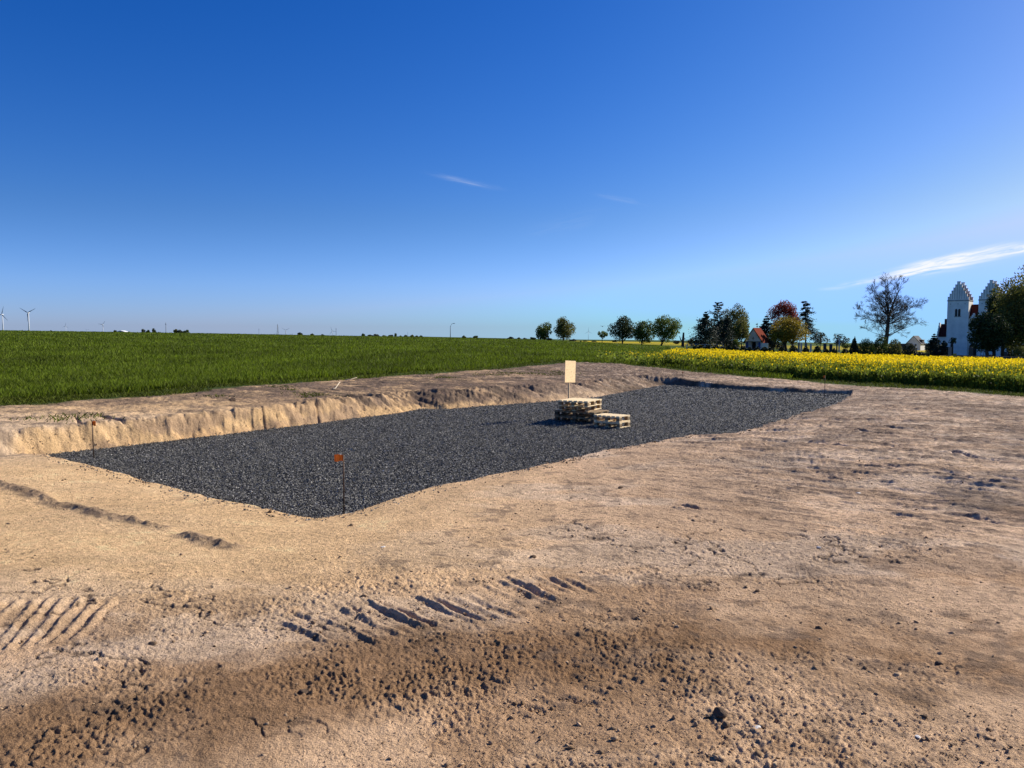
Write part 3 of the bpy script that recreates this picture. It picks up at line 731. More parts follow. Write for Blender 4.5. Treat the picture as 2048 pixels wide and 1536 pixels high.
# ------------------------------------------------------------------ rapeseed
def quads(P, size, g, flat=0.0, el=1.0):
    n = len(P); a = g.normal(0, 1, (n, 3)); a /= np.linalg.norm(a, axis=1)[:, None]
    b = g.normal(0, 1, (n, 3)); b[:, 2] *= (1-flat); b -= a*(a*b).sum(1)[:, None]; b /= np.linalg.norm(b, axis=1)[:, None]
    s = np.asarray(size)[:, None]*.5
    V = np.stack([P - a*s*el - b*s*.2, P + b*s - a*s*.1, P + a*s*el + b*s*.15, P - b*s + a*s*.1], 1)
    return V.reshape(-1, 3), (np.arange(n)*4)[:, None] + np.arange(4)[None]
def rape():
    g = np.random.default_rng(31)
    m = 290000; u = g.uniform(1/150., 1/22., m); r = 1/u; az = g.uniform(math.radians(4), math.radians(50), m); x, y = r*np.sin(az), r*np.cos(az)
    d = sdf(x, y, CANOLA) + .25*fbm(x*.8, y*.8, 3, 411)
    q = x/np.maximum(y, 1)*F + 1024
    sparse = (q > 1195) & (q < 1345) & (y > 42) & (y < 75) & (sdf(x, y, VEG) < -1.5)
    dl = seg_dist(x, y, [ce[0], cfar[0]])
    p = np.where(d < 0, .36 + .12*sstep(-6, -.5, d), np.where(sparse, .10*np.exp(-dl/2.2), 0))
    p = p*(1 + .9*fbm(x*.35, y*.22, 4, 413))
    k = g.uniform(0, 1, m) < p; x, y, r, d = x[k], y[k], r[k], d[k]
    n = len(x); z = T(x, y) + .05*fbm(x*.28, y*.28, 3, 11)
    edge = sstep(-.1, -1.6, d)                      # shorter at the rim
    H = (.64 + .30*edge)*(1 + .10*g.normal(0, 1, n)) + .10*fbm(x*.25, y*.25, 3, 412)
    Vs = []; Fs = []; mi = []; vs = []; off = 0
    def put(V, Fc, mm, v):
        nonlocal off
        Vs.append(V); Fs.append(Fc + off); off += len(V); mi.append(np.full(len(Fc), mm)); vs.append(np.repeat(v, 4))
    # flower heads
    nf = 5
    for j in range(nf):
        fr = g.uniform(0, 1, n); ok = g.uniform(0, 1, n) < .14 + .80*sstep(-.4, -3.0, d)
        P = np.stack([x + g.normal(0, .07, n), y + g.normal(0, .07, n), z + H*(1 - .16*fr)], 1)[ok]
        s = np.maximum(.055, r[ok]*.0016)*g.uniform(.6, 1.2, ok.sum())
        V, Fc = quads(P, s, g, .0, 1.25); put(V, Fc, 1, g.uniform(.65, 1.15, ok.sum()))
    # leaves and stems, mostly wanted near the front
    for j in range(7):
        ok = (d > -9) & (g.uniform(0, 1, n) < .55) if j > 1 else np.ones(n, bool)
        fr = g.uniform(0.0, .82, ok.sum())**.8
        P = np.stack([x[ok] + g.normal(0, .10, ok.sum()), y[ok] + g.normal(0, .10, ok.sum()), z[ok] + H[ok]*fr], 1)
        s = np.maximum(.07, r[ok]*.0026)*g.uniform(.6, 1.3, ok.sum())
        V, Fc = quads(P, s, g, .0, 1.4); put(V, Fc, 0, g.uniform(.5, 1.5, ok.sum())*(.9+.3*fr))
    ok = d > -4
    w = np.maximum(.008, r[ok]*.0005)
    B = np.stack([x[ok], y[ok], z[ok]], 1); Tp = B + np.stack([g.normal(0, .06, ok.sum()), g.normal(0, .06, ok.sum()), H[ok]*.95], 1)
    ww = np.stack([w, w*0, w*0], 1)
    V = np.stack([B-ww, B+ww, Tp+ww*.6, Tp-ww*.6], 1).reshape(-1, 3); put(V, (np.arange(ok.sum())*4)[:, None]+np.arange(4)[None], 0, g.uniform(.9, 1.7, ok.sum()))
    o = npmesh('rapeseed_crop', np.vstack(Vs), np.vstack(Fs), [m_canleaf, m_canflow], attrs={'v': ('FLOAT', np.concatenate(vs))}, matidx=np.concatenate(mi))
    tag(o, 'yellow flowering rapeseed crop beside the plot, in front of the churchyard', 'rapeseed', kind='stuff')
rape()

# ------------------------------------------------------------------ pallets, board, stakes
def wood(name, c, sc=(4, 4, 4)):
    m, t, b = mat_new(name); co = objco(t); mp = N(t, 'ShaderNodeMapping'); t.links.new(co, mp.inputs[0]); mp.inputs['Scale'].default_value = sc
    n = noise(t, 6, 6, mp.outputs[0], .65); oi = N(t, 'ShaderNodeObjectInfo')
    cc = ramp(t, n.outputs[0], [(.28, tuple(k*.62 for k in c)), (.5, c), (.75, tuple(min(1, k*1.15) for k in c))])
    t.links.new(cc, b.inputs['Base Color']); b.inputs['Roughness'].default_value = .75
    t.links.new(bump(t, n.outputs[0], .002), b.inputs['Normal']); return m
m_woodn = wood('pallet_wood_new', (.82, .64, .38), (1, 9, 9))
m_wooda = wood('pallet_wood_worn_shade', (.26, .18, .10), (1, 9, 9))  # worn wood, darkened further to paint shade onto the pallet sides
m_woodd = wood('pallet_wood_shade', (.085, .06, .04), (1, 9, 9))  # near-black copy painting shade into the blocks of the lower pallets
m_ply = wood('plywood', (.92, .66, .36), (2, 1.2, 8))
def make_pallet(a, bw, nb, mdeck, mblock, label, nbl=(3, 3)):
    """a: length along the deck boards (local x), bw: width (local y). origin: the corner nearest the camera"""
    e = empty('wooden_pallet', (0, 0, 0)); rr = random.Random(int(a*100+nb))
    d = MB(); w = bw/nb*.80; gap = (bw - nb*w)/(nb-1)
    for i in range(nb):
        y0 = i*(w+gap); d.box(rr.uniform(-.006, .004), a+rr.uniform(-.006, .006), y0, y0+w, .122, .144)
    d.build('top_deck', mdeck, e, bevel=.003)
    s = MB()
    for i in range(nbl[0]):
        x0 = i*(a-.12)/(nbl[0]-1); s.box(x0+.002, x0+.118, .002, bw-.002, .100, .120)
    s.build('cross_boards', mdeck, e, bevel=.003)
    for i in range(nbl[0]):
        for j in range(nbl[1]):
            x0 = i*(a-.125)/(nbl[0]-1); y0 = j*(bw-.10)/(nbl[1]-1)
            blk = MB(); blk.box(x0+.004, x0+.121, y0+.004, y0+.096, .022, .0985); blk.build('block', mblock, e, bevel=.003)
    for j in range(nbl[1]):
        y0 = j*(bw-.10)/(nbl[1]-1); bb = MB(); bb.box(0, a, y0, y0+.10, 0, .0205); bb.build('bottom_board', mdeck, e, bevel=.003)
    return e
GP = 'wooden pallets stacked on the gravel'
def put_pallet(e, px, py, z, yaw, label):
    x, y = gz(px, py, z); e.location = (x, y, z)
    e.rotation_euler = (0, 0, yaw)
    tag(e, label, 'pallet', GP); return e
# local x (board direction) points away to the right, local y points away to the left
def yaw_of(th): return math.radians(90 - th)   # th: angle of the left side from the image plane
zg = FLOOR + .012
P1 = make_pallet(.80, 1.20, 7, m_wooda, m_woodd, '')
x, y = gz(1187.4, 847.8, zg)
def place(e, x, y, z, th, label):
    e.location = (x, y, z); e.rotation_euler = (0, 0, yaw_of(th)); tag(e, label, 'pallet', GP)
place(P1, x, y, zg, 37, 'bottom weathered, shade-darkened pallet of the taller stack, resting on the gravel')
P2 = copy_tree(P1); place(P2, x+.012, y+.02, zg+.1455, 35.5, 'wide worn, shade-darkened pallet second from the bottom in the taller stack')
P3 = make_pallet(.90, .84, 6, m_woodn, m_wooda, '', (3, 3))
x3, y3 = gz(1176.5, 823.0, zg+.291)
place(P3, x3, y3, zg+.291, 29, 'smaller pallet third from the bottom in the taller stack, under the top one')
P4 = copy_tree(P3); x4, y4 = gz(1175.5, 802.8, zg+.291+.1455+.144); place(P4, x4, y4, zg+.4365, 30, 'topmost pallet of the taller stack with bright sunlit deck')
P5 = make_pallet(.52, .74, 6, m_woodn, m_wooda, '', (2, 3))
x5, y5 = gz(1239.5, 857.0, zg)
place(P5, x5, y5, zg, 38, 'lower of the two small pallets standing right of the taller stack')
P6 = copy_tree(P5); place(P6, x5-.01, y5+.01, zg+.1455, 39, 'upper of the two small pallets right of the taller stack')

sg = empty('plywood_sign', at(1138, 846, 20.9)); bx = (1138-1024)/F*20.9; sg.location = (bx, 20.9, FLOOR); sg.rotation_euler = (0, 0, math.radians(56))
ptop = at(1140, 732, 20.9).z - FLOOR
pl = MB(); pl.box(-.018, .018, -.02, .02, -.1, ptop); pl.build('post', wood('post_wood', (.62, .46, .28), (9, 9, 1)), sg, bevel=.003)
zt = at(1140, 721.5, 20.9).z - FLOOR; zb_ = at(1140, 765, 20.9).z - FLOOR
bd = MB(); bd.box(-.285, .285, -.030, -.021, 0, zt-zb_); bo = bd.build('board', m_ply, sg, bevel=.002)
bo.location = (.012, 0, zb_); bo.rotation_euler = (0, math.radians(2.8), 0)
tag(sg, 'blank plywood board on a thin wooden post behind the pallet stack', 'sign')

m_steel = plain('stake_rusty_steel', (.10, .065, .045), .6, .4, 20, .5)
m_orange = plain('marker_orange', (.72, .17, .015), .55, .12, 10)
def stake(px, py, topy, zbase, label, flag=.13, side=-1, lean=0.0):
    x, y = gz(px, py, zbase); h = at(px, topy, y).z - zbase
    e = empty('survey_stake', (x, y, zbase)); e.rotation_euler = (0, math.radians(lean), math.radians(-8))
    MB().tube([(0, 0, -.15), (0, 0, h*.5), (0, 0, h)], [.009]*3, 8).build('rod', m_steel, e, smooth=True)
    f = MB(); n = 8; w = flag; V = []; Fc = []
    for i in range(n+1):
        xx_ = side*(.006 + w*i/n); yo = .010*math.sin(i*1.1)
        for zz_, yy_ in ((h-.085+.008*math.sin(i*.8), -.002), (h-.002-.006*math.sin(i), -.002), (h-.002-.006*math.sin(i), .002), (h-.085+.008*math.sin(i*.8), .002)): V.append((xx_, yo+yy_, zz_))
    for i in range(n):
        for k in range(4): Fc.append((i*4+k, i*4+(k+1)%4, (i+1)*4+(k+1)%4, (i+1)*4+k))
    Fc += [(3,2,1,0), (n*4, n*4+1, n*4+2, n*4+3)]
    f.add(V, Fc); f.build('flag', m_orange, e)
    tag(e, label, 'stake', 'orange-tipped survey stakes at the pit corners')
stake(688, 1016, 909, -.30, 'nearest survey stake with orange tape flag at the pit corner', .11, -1, 0)
stake(187.5, 911, 842, -.40, 'survey stake with small orange tip in front of the clay wall at left', .06, 1, -1.0)
stake(1649, 797, 751, FLOOR, 'survey stake near the far right corner of the gravel pit', .05, -1, 0)
stake(1364.5, 769, 743, FLOOR, 'thin survey stake at the shaded far left corner of the pit', .03, 1, 0)

# bits of wood on the bank
def stick(px, py, L, rad, ang, label, mat, tilt=.1):
    x, y = gpt(px, py); z = float(surf([x], [y])[0]); e = MB()
    e.tube([(-L/2, 0, 0), (-L*.1, L*.04, .02*L), (L/2, 0, L*tilt)], [rad, rad*.9, rad*.5], 6)
    o = e.build('stick', mat, None, smooth=True); o.location = (x, y, z+rad); o.rotation_euler = (0, 0, ang); tag(o, label, 'stick', 'bits of wood on the bank')
m_drift = plain('dead_wood', (.55, .46, .34), .9, .2, 20)
stick(673, 779, .42, .025, 1.2, 'pale stick standing up on the bank behind the pit', m_drift, .5)
stick(702, 760, .5, .022, .5, 'pale stick lying close to the grass above the bank', m_drift, .2)
o = lump('tree_root', 463, 803, .13, .7, 77, m_lumpd, .05); tag(o, 'dark piece of root lying on the sandy bank at left', 'root')

# ------------------------------------------------------------------ trees
def lobes(c, R, n, rr):
    L = [(Vector(c), Vector(R)*.62)]
    for i in range(n):
        th = rr.uniform(0, 6.283); ph = math.asin(rr.uniform(-.95, 1)); k = rr.uniform(.55, .68)
        d = Vector((math.cos(th)*math.cos(ph), math.sin(th)*math.cos(ph), math.sin(ph)))
        s = rr.uniform(.32, .44)
        L.append((Vector((c[0]+d.x*R[0]*k, c[1]+d.y*R[1]*k, c[2]+d.z*R[2]*k)), Vector(R)*s))
    return L
def crown_mesh(L, n, size, g, hollow=.45):
    vol = np.array([l[1].x*l[1].z for l in L]); pk = g.choice(len(L), n, p=vol/vol.sum())
    C = np.array([tuple(l[0]) for l in L])[pk]; R = np.array([tuple(l[1]) for l in L])[pk]
    d = g.normal(0, 1, (n, 3)); d /= np.linalg.norm(d, axis=1)[:, None]
    rad = hollow + (1.08-hollow)*g.uniform(0, 1, n)**.6
    P = C + d*rad[:, None]*R
    # knock out clumps for gaps
    keep = vn(P[:, 0]*2/R[:, 0].mean() + P[:, 1]*.6, P[:, 2]*2/R[:, 2].mean() + P[:, 1]*1.1/R[:, 0].mean(), 501) > -.42
    P = P[keep]; pk = pk[keep]
    V, Fc = quads(P, size*g.uniform(.6, 1.5, len(P)), g)
    tint = g.uniform(.75, 1.3, len(L))[pk]*g.uniform(.6, 1.4, len(P))
    return V, Fc, np.repeat(tint, 4)
def tree(name, label, cat, bpx, Y, top, cbot, x0, x1, mat, n=1500, lsize=None, nl=14, trunk=None, group=None, bark=None, seed=0, zb=None, multi=1, hollow=.45, depth=1.0):
    base = onT(bpx, Y)
    if zb is not None: base.z = zb
    rr = random.Random(seed+int(bpx*7)); g = np.random.default_rng(seed+int(bpx*7)+3)
    pt = at((x0+x1)/2, top, Y); pb = at((x0+x1)/2, cbot, Y); rx = (x1-x0)/2/F*Y*1.10; rz = (pt.z-pb.z)/2*1.04
    c = Vector((pt.x-base.x, 0, (pt.z+pb.z)/2-base.z))
    e = empty(name, base)
    L = lobes(c, (rx, rx*depth, rz), nl, rr)
    ls = lsize or Y/770*.95
    V, Fc, v = crown_mesh(L, n, ls, g, hollow)
    npmesh('crown', V, Fc, mat, e, attrs={'v': ('FLOAT', v)})
    tb = MB(); tr = trunk or max(.12, rx*.055)
    for m_ in range(multi):
        ox = (m_ - (multi-1)/2)*rx*.35 if multi > 1 else 0
        topp = Vector((c.x*.7+ox*1.3, 0, c.z-rz*.15)); mid = Vector((c.x*.2+ox, 0, max(.3, (c.z-rz)*.9)))
        tb.tube([(ox*.7, 0, -.3), tuple(mid), tuple(topp)], [tr*1.25, tr, tr*.45], 7)
        for (lc, lr) in L[1+m_::multi]:
            s0 = mid.lerp(topp, rr.uniform(.0, .7)); s1 = s0.lerp(lc, .5) + Vector((0, 0, -lr.z*.15))
            tb.tube([tuple(s0), tuple(s1), tuple(lc)], [tr*.45, tr*.28, tr*.10], 5)
    tb.build('trunk', bark or m_bark, e, smooth=True)
    tag(e, label, cat, group); return e
def conifer(label, bpx, Y, top, bot, x0, x1, mat, n=1600, lsize=None, openness=.0, seed=0, droop=.25, cat='conifer', name='conifer', group=None, lean=0.0, whorls=14):
    base = onT(bpx, Y); g = np.random.default_rng(seed+int(bpx)); rr = random.Random(seed+int(bpx))
    zt = at(bpx, top, Y).z - base.z; zbt = max(.2, at(bpx, bot, Y).z - base.z); rx = (x1-x0)/2/F*Y*1.22
    e = empty(name, base); tb = MB(); r0 = max(.1, zt*.018)
    lx = lean*zt
    tb.tube([(0, 0, -.3), (lx*.5, 0, zt*.5), (lx, 0, zt*.99)], [r0, r0*.6, .03], 6)
    Ps = []
    for w in range(whorls):
        f = (w+.3)/whorls; z = zbt + (zt-zbt)*f; prof = (1-f)**.85*(.75+.5*rr.random()) if openness < .5 else (1-f*.75)*(.4+.8*rr.random())
        nb = rr.randint(6, 9) if openness < .5 else rr.randint(4, 6)
        for k in range(nb):
            a = rr.uniform(0, 6.283); L = rx*prof*rr.uniform(.7, 1.1)
            p0 = Vector((lx*z/zt, 0, z)); up = rr.uniform(-.05, .25) - droop
            p1 = p0 + Vector((math.cos(a)*L, math.sin(a)*L, L*up))
            tb.tube([tuple(p0), tuple(p0.lerp(p1, .5)+Vector((0, 0, L*.06))), tuple(p1)], [r0*.3, r0*.18, .02], 4)
            m = max(3, int(n/whorls/nb)); t_ = g.uniform(.12, 1.05, m)
            pp = np.array(p0)[None]*(1-t_[:, None]) + np.array(p1)[None]*t_[:, None]
            pp += g.normal(0, 1, (m, 3))*np.array([.16, .16, .10])*L*(1-.5*openness)*(.35+t_[:, None]*.6)
            pp[:, 2] -= np.abs(g.normal(0, (.16 if openness < .5 else .10)*L, m))
            Ps.append(pp)
    P = np.vstack(Ps); V, Fc = quads(P, (lsize or Y/770*.9)*g.uniform(.6, 1.4, len(P)), g)
    npmesh('crown', V, Fc, mat, e, attrs={'v': ('FLOAT', np.repeat(g.uniform(.6, 1.5, len(P)), 4))})
    tb.build('trunk', m_bark, e, smooth=True); tag(e, label, cat, group); return e
def bush(label, px, Y, top, x0, x1, mat, n=500, group=None, name='bush', cat='bush', lsize=None, seed=0, sharp=0.0, bot=None):
    base = onT(px, Y); g = np.random.default_rng(seed+int(px*3)); rx = (x1-x0)/2/F*Y; zt = max(.3, at(px, top, Y).z - base.z)
    n = int(n*2.4)
    d = g.normal(0, 1, (n, 3)); d /= np.linalg.norm(d, axis=1)[:, None]; d[:, 2] = np.abs(d[:, 2])
    rad = (.55+.45*g.uniform(0, 1, n)**.5)*(1 + .12*vn(d[:, 0]*2.5+px, d[:, 2]*2.5+d[:, 1]*2, 601))
    P = d*rad[:, None]; 
    if sharp: P[:, :2] *= (1 - sharp*np.clip(P[:, 2:3], 0, 1))
    low = g.uniform(0, 1, n) < .35; P[low, 2] *= g.uniform(0, 1, low.sum())
    P *= np.array([rx, rx, zt])
    e = empty(name, base)
    V, Fc = quads(P, (lsize or Y/770*.9)*g.uniform(.6, 1.4, n), g)
    npmesh('foliage', V, Fc, mat, e, attrs={'v': ('FLOAT', np.repeat(g.uniform(.6, 1.5, n), 4))})
    st = MB()
    for k in range(4): st.tube([(0, 0, -.2), (rx*.3*math.cos(k*1.6), rx*.3*math.sin(k*1.6), zt*.6)], [.05+rx*.02, .02], 5)
    st.build('stem', m_bark, e); tag(e, label, cat, group); return e

# the row of field trees
FG = 'broad trees in a row along the field edge'
tree('field_tree', 'left tree of the pair standing alone left of the thin turbine', 'tree', 1089, 300, 640, 681, 1068, 1105, m_oaklit, 3200, group=FG, nl=16)
tree('field_tree', 'taller browner tree of the pair left of the thin turbine', 'tree', 1126, 300, 631, 682, 1106, 1152, m_olive, 5200, group=FG, nl=20)
tree('field_tree', 'very small young tree left of the three big field trees', 'tree', 1204, 300, 661, 678, 1194, 1215, m_oaklit, 700, group=FG, nl=9, trunk=.12)
tree('field_tree', 'left and darkest of the three big field trees', 'tree', 1245, 290, 631, 686, 1217, 1270, m_darkleaf, 6500, group=FG, nl=20)
tree('field_tree', 'middle, lower crowned of the three big field trees', 'tree', 1282.5, 280, 637, 686, 1266, 1310, m_oak, 5500, group=FG, nl=18)
tree('field_tree', 'right and broadest of the three big field trees, lit yellow-green', 'tree', 1321, 270, 628, 686, 1304, 1362, m_oaklit, 7500, group=FG, nl=22)
# snag
def snag():
    b = onT(1365, 262); e = MB(); h = at(1366, 665, 262).z-b.z
    e.tube([(0, 0, -.3), (.1, 0, h*.5), (.25, 0, h)], [.6, .42, .28], 8); o = e.build('trunk', m_bark)
    r = empty('dead_tree', b); o.parent = r
    f = MB(); f.tube([(0, 0, h*.28), (-.7, 0, h*.5), (-1.1, 0, h*.75)], [.25, .18, .1], 6); f.build('broken_limb', m_bark, r, smooth=True)
    tag(r, 'broken dead trunk with one stub limb right of the big field trees', 'dead tree')
snag()
bush('small dark bush by the field edge between tree pair and trio', 1161, 300, 682, 1159, 1163, m_darkleaf, 60)

# churchyard trees
conifer('dark spreading spruce at the left end of the churchyard trees', 1410, 205, 622, 690, 1376, 1444, m_conifer, 12000, openness=.2, droop=.1, whorls=18)
conifer('tall thin-topped larch rising behind the dark spruce', 1434, 225, 604, 688, 1405, 1462, m_conifer, 4200, openness=.8, droop=-.15, cat='conifer', whorls=20)
conifer('low dark spruce between the larch and the olive-leaved tree', 1452, 215, 628, 690, 1426, 1478, m_conifer, 7500, openness=.2, whorls=14)
tree('churchyard_tree', 'tall olive-green tree left of the chapel', 'tree', 1464, 230, 607, 690, 1438, 1498, m_olive, 8500, nl=20, multi=2)
tree('churchyard_tree', 'paler willow-like tree directly left of the chapel roof', 'tree', 1482, 222, 632, 684, 1470, 1504, m_olive, 4200, nl=14)
tree('churchyard_tree', 'dense dark green tree filling the middle of the group left of the chapel', 'tree', 1448, 240, 636, 692, 1420, 1476, m_darkleaf, 6500, nl=18)
bush('green shrub beside the left corner of the chapel', 1471, 212, 678, 1464, 1479, m_oaklit, 500)
conifer('ragged dark fir close behind the right side of the chapel roof', 1531, 245, 629, 690, 1510, 1556, m_conifer, 7000, openness=.35, whorls=13)
conifer('small dark cedar top showing over the chapel ridge', 1513, 262, 645, 672, 1508, 1521, m_conifer, 700, openness=.5, whorls=6)
tree('copper_beech', 'large copper-red beech behind the golden tree', 'tree', 1566, 245, 600, 672, 1538, 1598, m_copper, 9500, nl=22, hollow=.25)
tree('golden_tree', 'rounded golden-green tree in front of the copper beech', 'tree', 1578, 210, 633, 690, 1540, 1617, m_gold, 13000, nl=26, multi=2, hollow=.3)
conifer('leaning open pine right of the copper beech', 1611, 235, 600, 668, 1586, 1640, m_conifer, 5600, openness=.7, droop=.30, whorls=17, lean=-.03)
conifer('dark fir filling the gap behind the golden tree at its left', 1546, 232, 648, 692, 1526, 1566, m_conifer, 5500, whorls=10)
tree('bare_bush_tree', 'thin leafed bushy tree right of the golden tree', 'tree', 1640, 230, 664, 690, 1620, 1660, m_haze, 1100, nl=10, trunk=.12)
tree('bare_bush_tree', 'smaller thin leafed bushy tree behind the tall pale grave pillars', 'tree', 1678, 260, 668, 690, 1662, 1698, m_haze, 900, nl=9, trunk=.12)
bush('dark cone-shaped shrub left of the bare tree', 1708, 165, 676, 1697, 1721, m_box, 1500, sharp=.55)
bush('leafy green shrub under the bare tree, on its left', 1732, 168, 678, 1716, 1752, m_oak, 1800)
bush('tall leafy shrub directly around the bare tree trunk', 1760, 172, 674, 1742, 1782, m_oak, 2000)
bush('leafy green shrub under the bare tree, on its right', 1789, 168, 680, 1776, 1806, m_olive, 1600)
bush('round clipped dark bush below the grey house', 1819, 160, 686, 1804, 1835, m_box, 2600, lsize=.14)
conifer('taller of two dark cone conifers left of the church', 1867, 165, 666, 716, 1846, 1888, m_conifer, 9000, whorls=14, name='yew')
conifer('shorter dark cone conifer close to the church tower base', 1887, 163, 680, 716, 1868, 1904, m_conifer, 7000, whorls=12, name='yew')
bush('low shrub between the round clipped bush and the cone conifers', 1842, 158, 703, 1832, 1856, m_box, 500)
tree('mop_head_tree', 'small mop-headed tree in front of the white church tower', 'tree', 1903, 158, 673, 688, 1896, 1912, m_darkleaf, 500, nl=6, trunk=.28)
tree('big_churchyard_tree', 'low wide dark tree in front of the church between its towers', 'tree', 1982, 160, 625, 703, 1942, 2016, m_darkleaf, 15000, lsize=.28, nl=30, multi=2, trunk=.34, hollow=.35)
tree('big_churchyard_tree', 'huge dark tree rising behind the low wide one, over the right church tower', 'tree', 2012, 178, 565, 702, 1980, 2056, m_darkleaf, 22000, lsize=.30, nl=34, multi=2, trunk=.4, hollow=.35)
tree('big_churchyard_tree', 'tall yellow-green tree cut by the right picture edge', 'tree', 2056, 166, 535, 712, 2004, 2124, m_olive, 26000, lsize=.30, nl=30, trunk=.5, hollow=.35)  # yellow-green leaf colour paints in the sunlit right side of the crown
bush('sunlit shrub at the right picture edge in front of the church', 2040, 152, 690, 2026, 2060, m_olive, 1500)

# bare tree
def bare_tree():
    Y = 175; base = onT(1771, Y); e = empty('bare_tree', base); rr = random.Random(5); tb = MB(); buds = []
    def P(px, py, dy=0):
        p = at(px, py, Y) - base; p.y = dy; return p
    def grow(p, d, L, r, depth):
        segs = 3; pts = [p]; q = p.copy(); dd = d.copy()
        for i in range(segs):
            dd = (dd + Vector((rr.gauss(0, .13), rr.gauss(0, .13), rr.gauss(0, .10) + .02))).normalized(); q = q + dd*L/segs; pts.append(q.copy())
        tb.tube([tuple(k) for k in pts], [r*(1-.45*i/segs) for i in range(segs+1)], 5 if r > .06 else 3, cap=False)
        if depth == 0:
            buds.extend([tuple(pts[-1]), tuple(pts[-2]), tuple((pts[-1]+pts[-2])/2)]); return
        k = 3 if depth > 1 else 4
        for i in range(k):
            t_ = rr.uniform(.35, 1.0) if i else 1.0; s0 = pts[-1] if i == 0 else pts[0].lerp(pts[-1], t_)
            ax = Vector((rr.gauss(0, 1), rr.gauss(0, 1), rr.gauss(0, 1))).normalized()
            nd = (dd + ax*rr.uniform(.45, .85) + Vector((0, 0, .05))).normalized()
            grow(s0, nd, L*rr.uniform(.60, .80), max(.02, r*.62), depth-1)
    base0 = Vector((0, 0, -.3)); fork = P(1777, 634); mid = P(1774, 668)
    tb.tube([tuple(base0), tuple(P(1771, 690)), tuple(mid), tuple(fork)], [.62, .5, .42, .34], 9)
    fan = [(1738, 640, 2), (1743, 612, -2), (1752, 592, 1), (1766, 580, -1.5), (1780, 576, 2), (1795, 582, -1), (1806, 598, 2.5), (1815, 618, -2), (1818, 642, 1), (1746, 658, -2), (1808, 662, -2), (1790, 606, 4), (1764, 606, -4), (1780, 630, 5), (1775, 640, -5), (1754, 674, 2), (1798, 676, 1.5)]
    fan += [(1777 + (a_-1777)*rr.uniform(.45, .85) + rr.uniform(-9, 9), 632 + (b_-632)*rr.uniform(.5, .85) + rr.uniform(-7, 7), -c_*rr.uniform(.5, 1.4)) for (a_, b_, c_) in fan]
    for i, (ex, ey, ed) in enumerate(fan):
        root = fork if ey < 625 else (P(1776, 648) if ey < 655 else P(1773, 672)); b_ = P(1777 + (ex-1777)*.72, 630 + (ey-630)*.84, ed)
        big = (.20 if ey < 610 else .12)*(1 if i < 17 else .6)
        m_ = root.lerp(b_, .5) + Vector((rr.gauss(0, .3), rr.gauss(0, .3), -.15)); tb.tube([tuple(root), tuple(m_), tuple(b_)], [big, big*.75, big*.45], 6)
        d = (b_-root).normalized(); grow(b_, d, 1.75, big*.36, 4)
        for f_ in (.4, .6, .8):
            grow(root.lerp(b_, f_) if f_ != .5 else m_, (d + Vector((rr.gauss(0, .7), rr.gauss(0, .7), rr.gauss(.1, .4)))).normalized(), 1.4, big*.34, 3)
    tb.build('branches', m_barkg, e)
    g = np.random.default_rng(2); Pb = np.array(buds); Pb = np.repeat(Pb, 1, 0) + g.normal(0, .12, (len(Pb), 3))
    V, Fc = quads(Pb, .08*g.uniform(.6, 1.3, len(Pb)), g); npmesh('buds', V, Fc, m_barkf, e, attrs={'v': ('FLOAT', np.repeat(g.uniform(.6, 1.4, len(Pb)), 4))})
    tag(e, 'tall leafless tree with a wide fine crown left of the church', 'bare tree')
m_barkf = foliage('bud', (.07, .055, .04), .1)
bare_tree()

# hedge mounds and box bushes along the churchyard edge
hx = [(1390,691,8),(1402,690,7),(1416,689,8),(1431,689,10),(1447,691,7),(1458,690,7),(1471,690,9),(1486,692,8),(1498,694,7),(1513,694,9),(1529,694,9),(1542,693,8)]
hl = ['low dark mound bush at the left end of the row below the spruce', 'second mound bush from the left in the row below the dark spruce', 'rounded mound bush below the gap between spruce and larch', 'broad mound bush below the larch trunk',
 'small mound bush below the low dark spruce', 'small rounded bush below the tall olive tree trunk', 'domed bush left of the chapel, below the green shrub', 'dark bush just left of the chapel front', 'low bush before the left corner of the chapel',
 'low bush before the chapel opening', 'low bush before the right corner of the chapel', 'dark bush between the chapel and the golden tree']
for (p, t_, w_), lb in zip(hx, hl): bush(lb, p, 150, t_, p-w_, p+w_, m_box, 420, group='dark mound bushes along the churchyard edge', name='mound_bush', lsize=.22)
bx_ = [(1563,691,8,'leftmost rounded bush below the golden tree'),(1587,690,10,'largest rounded bush below the golden tree'),(1611,693,9,'rounded bush below the right side of the golden tree'),(1634,691,9,'rounded bush left of the square dark gravestones'),(1652,697,7,'low bush right beside the square dark gravestones'),(1668,697,7,'low bush at the foot of the tall pale grave pillars'),(1690,697,9,'low bush left of the cone-shaped shrub')]
for (p, t_, w_, lb) in bx_: bush(lb, p, 150, t_, p-w_, p+w_, m_box, 420, group='rounded clipped bushes among the graves', name='clipped_bush', lsize=.22)

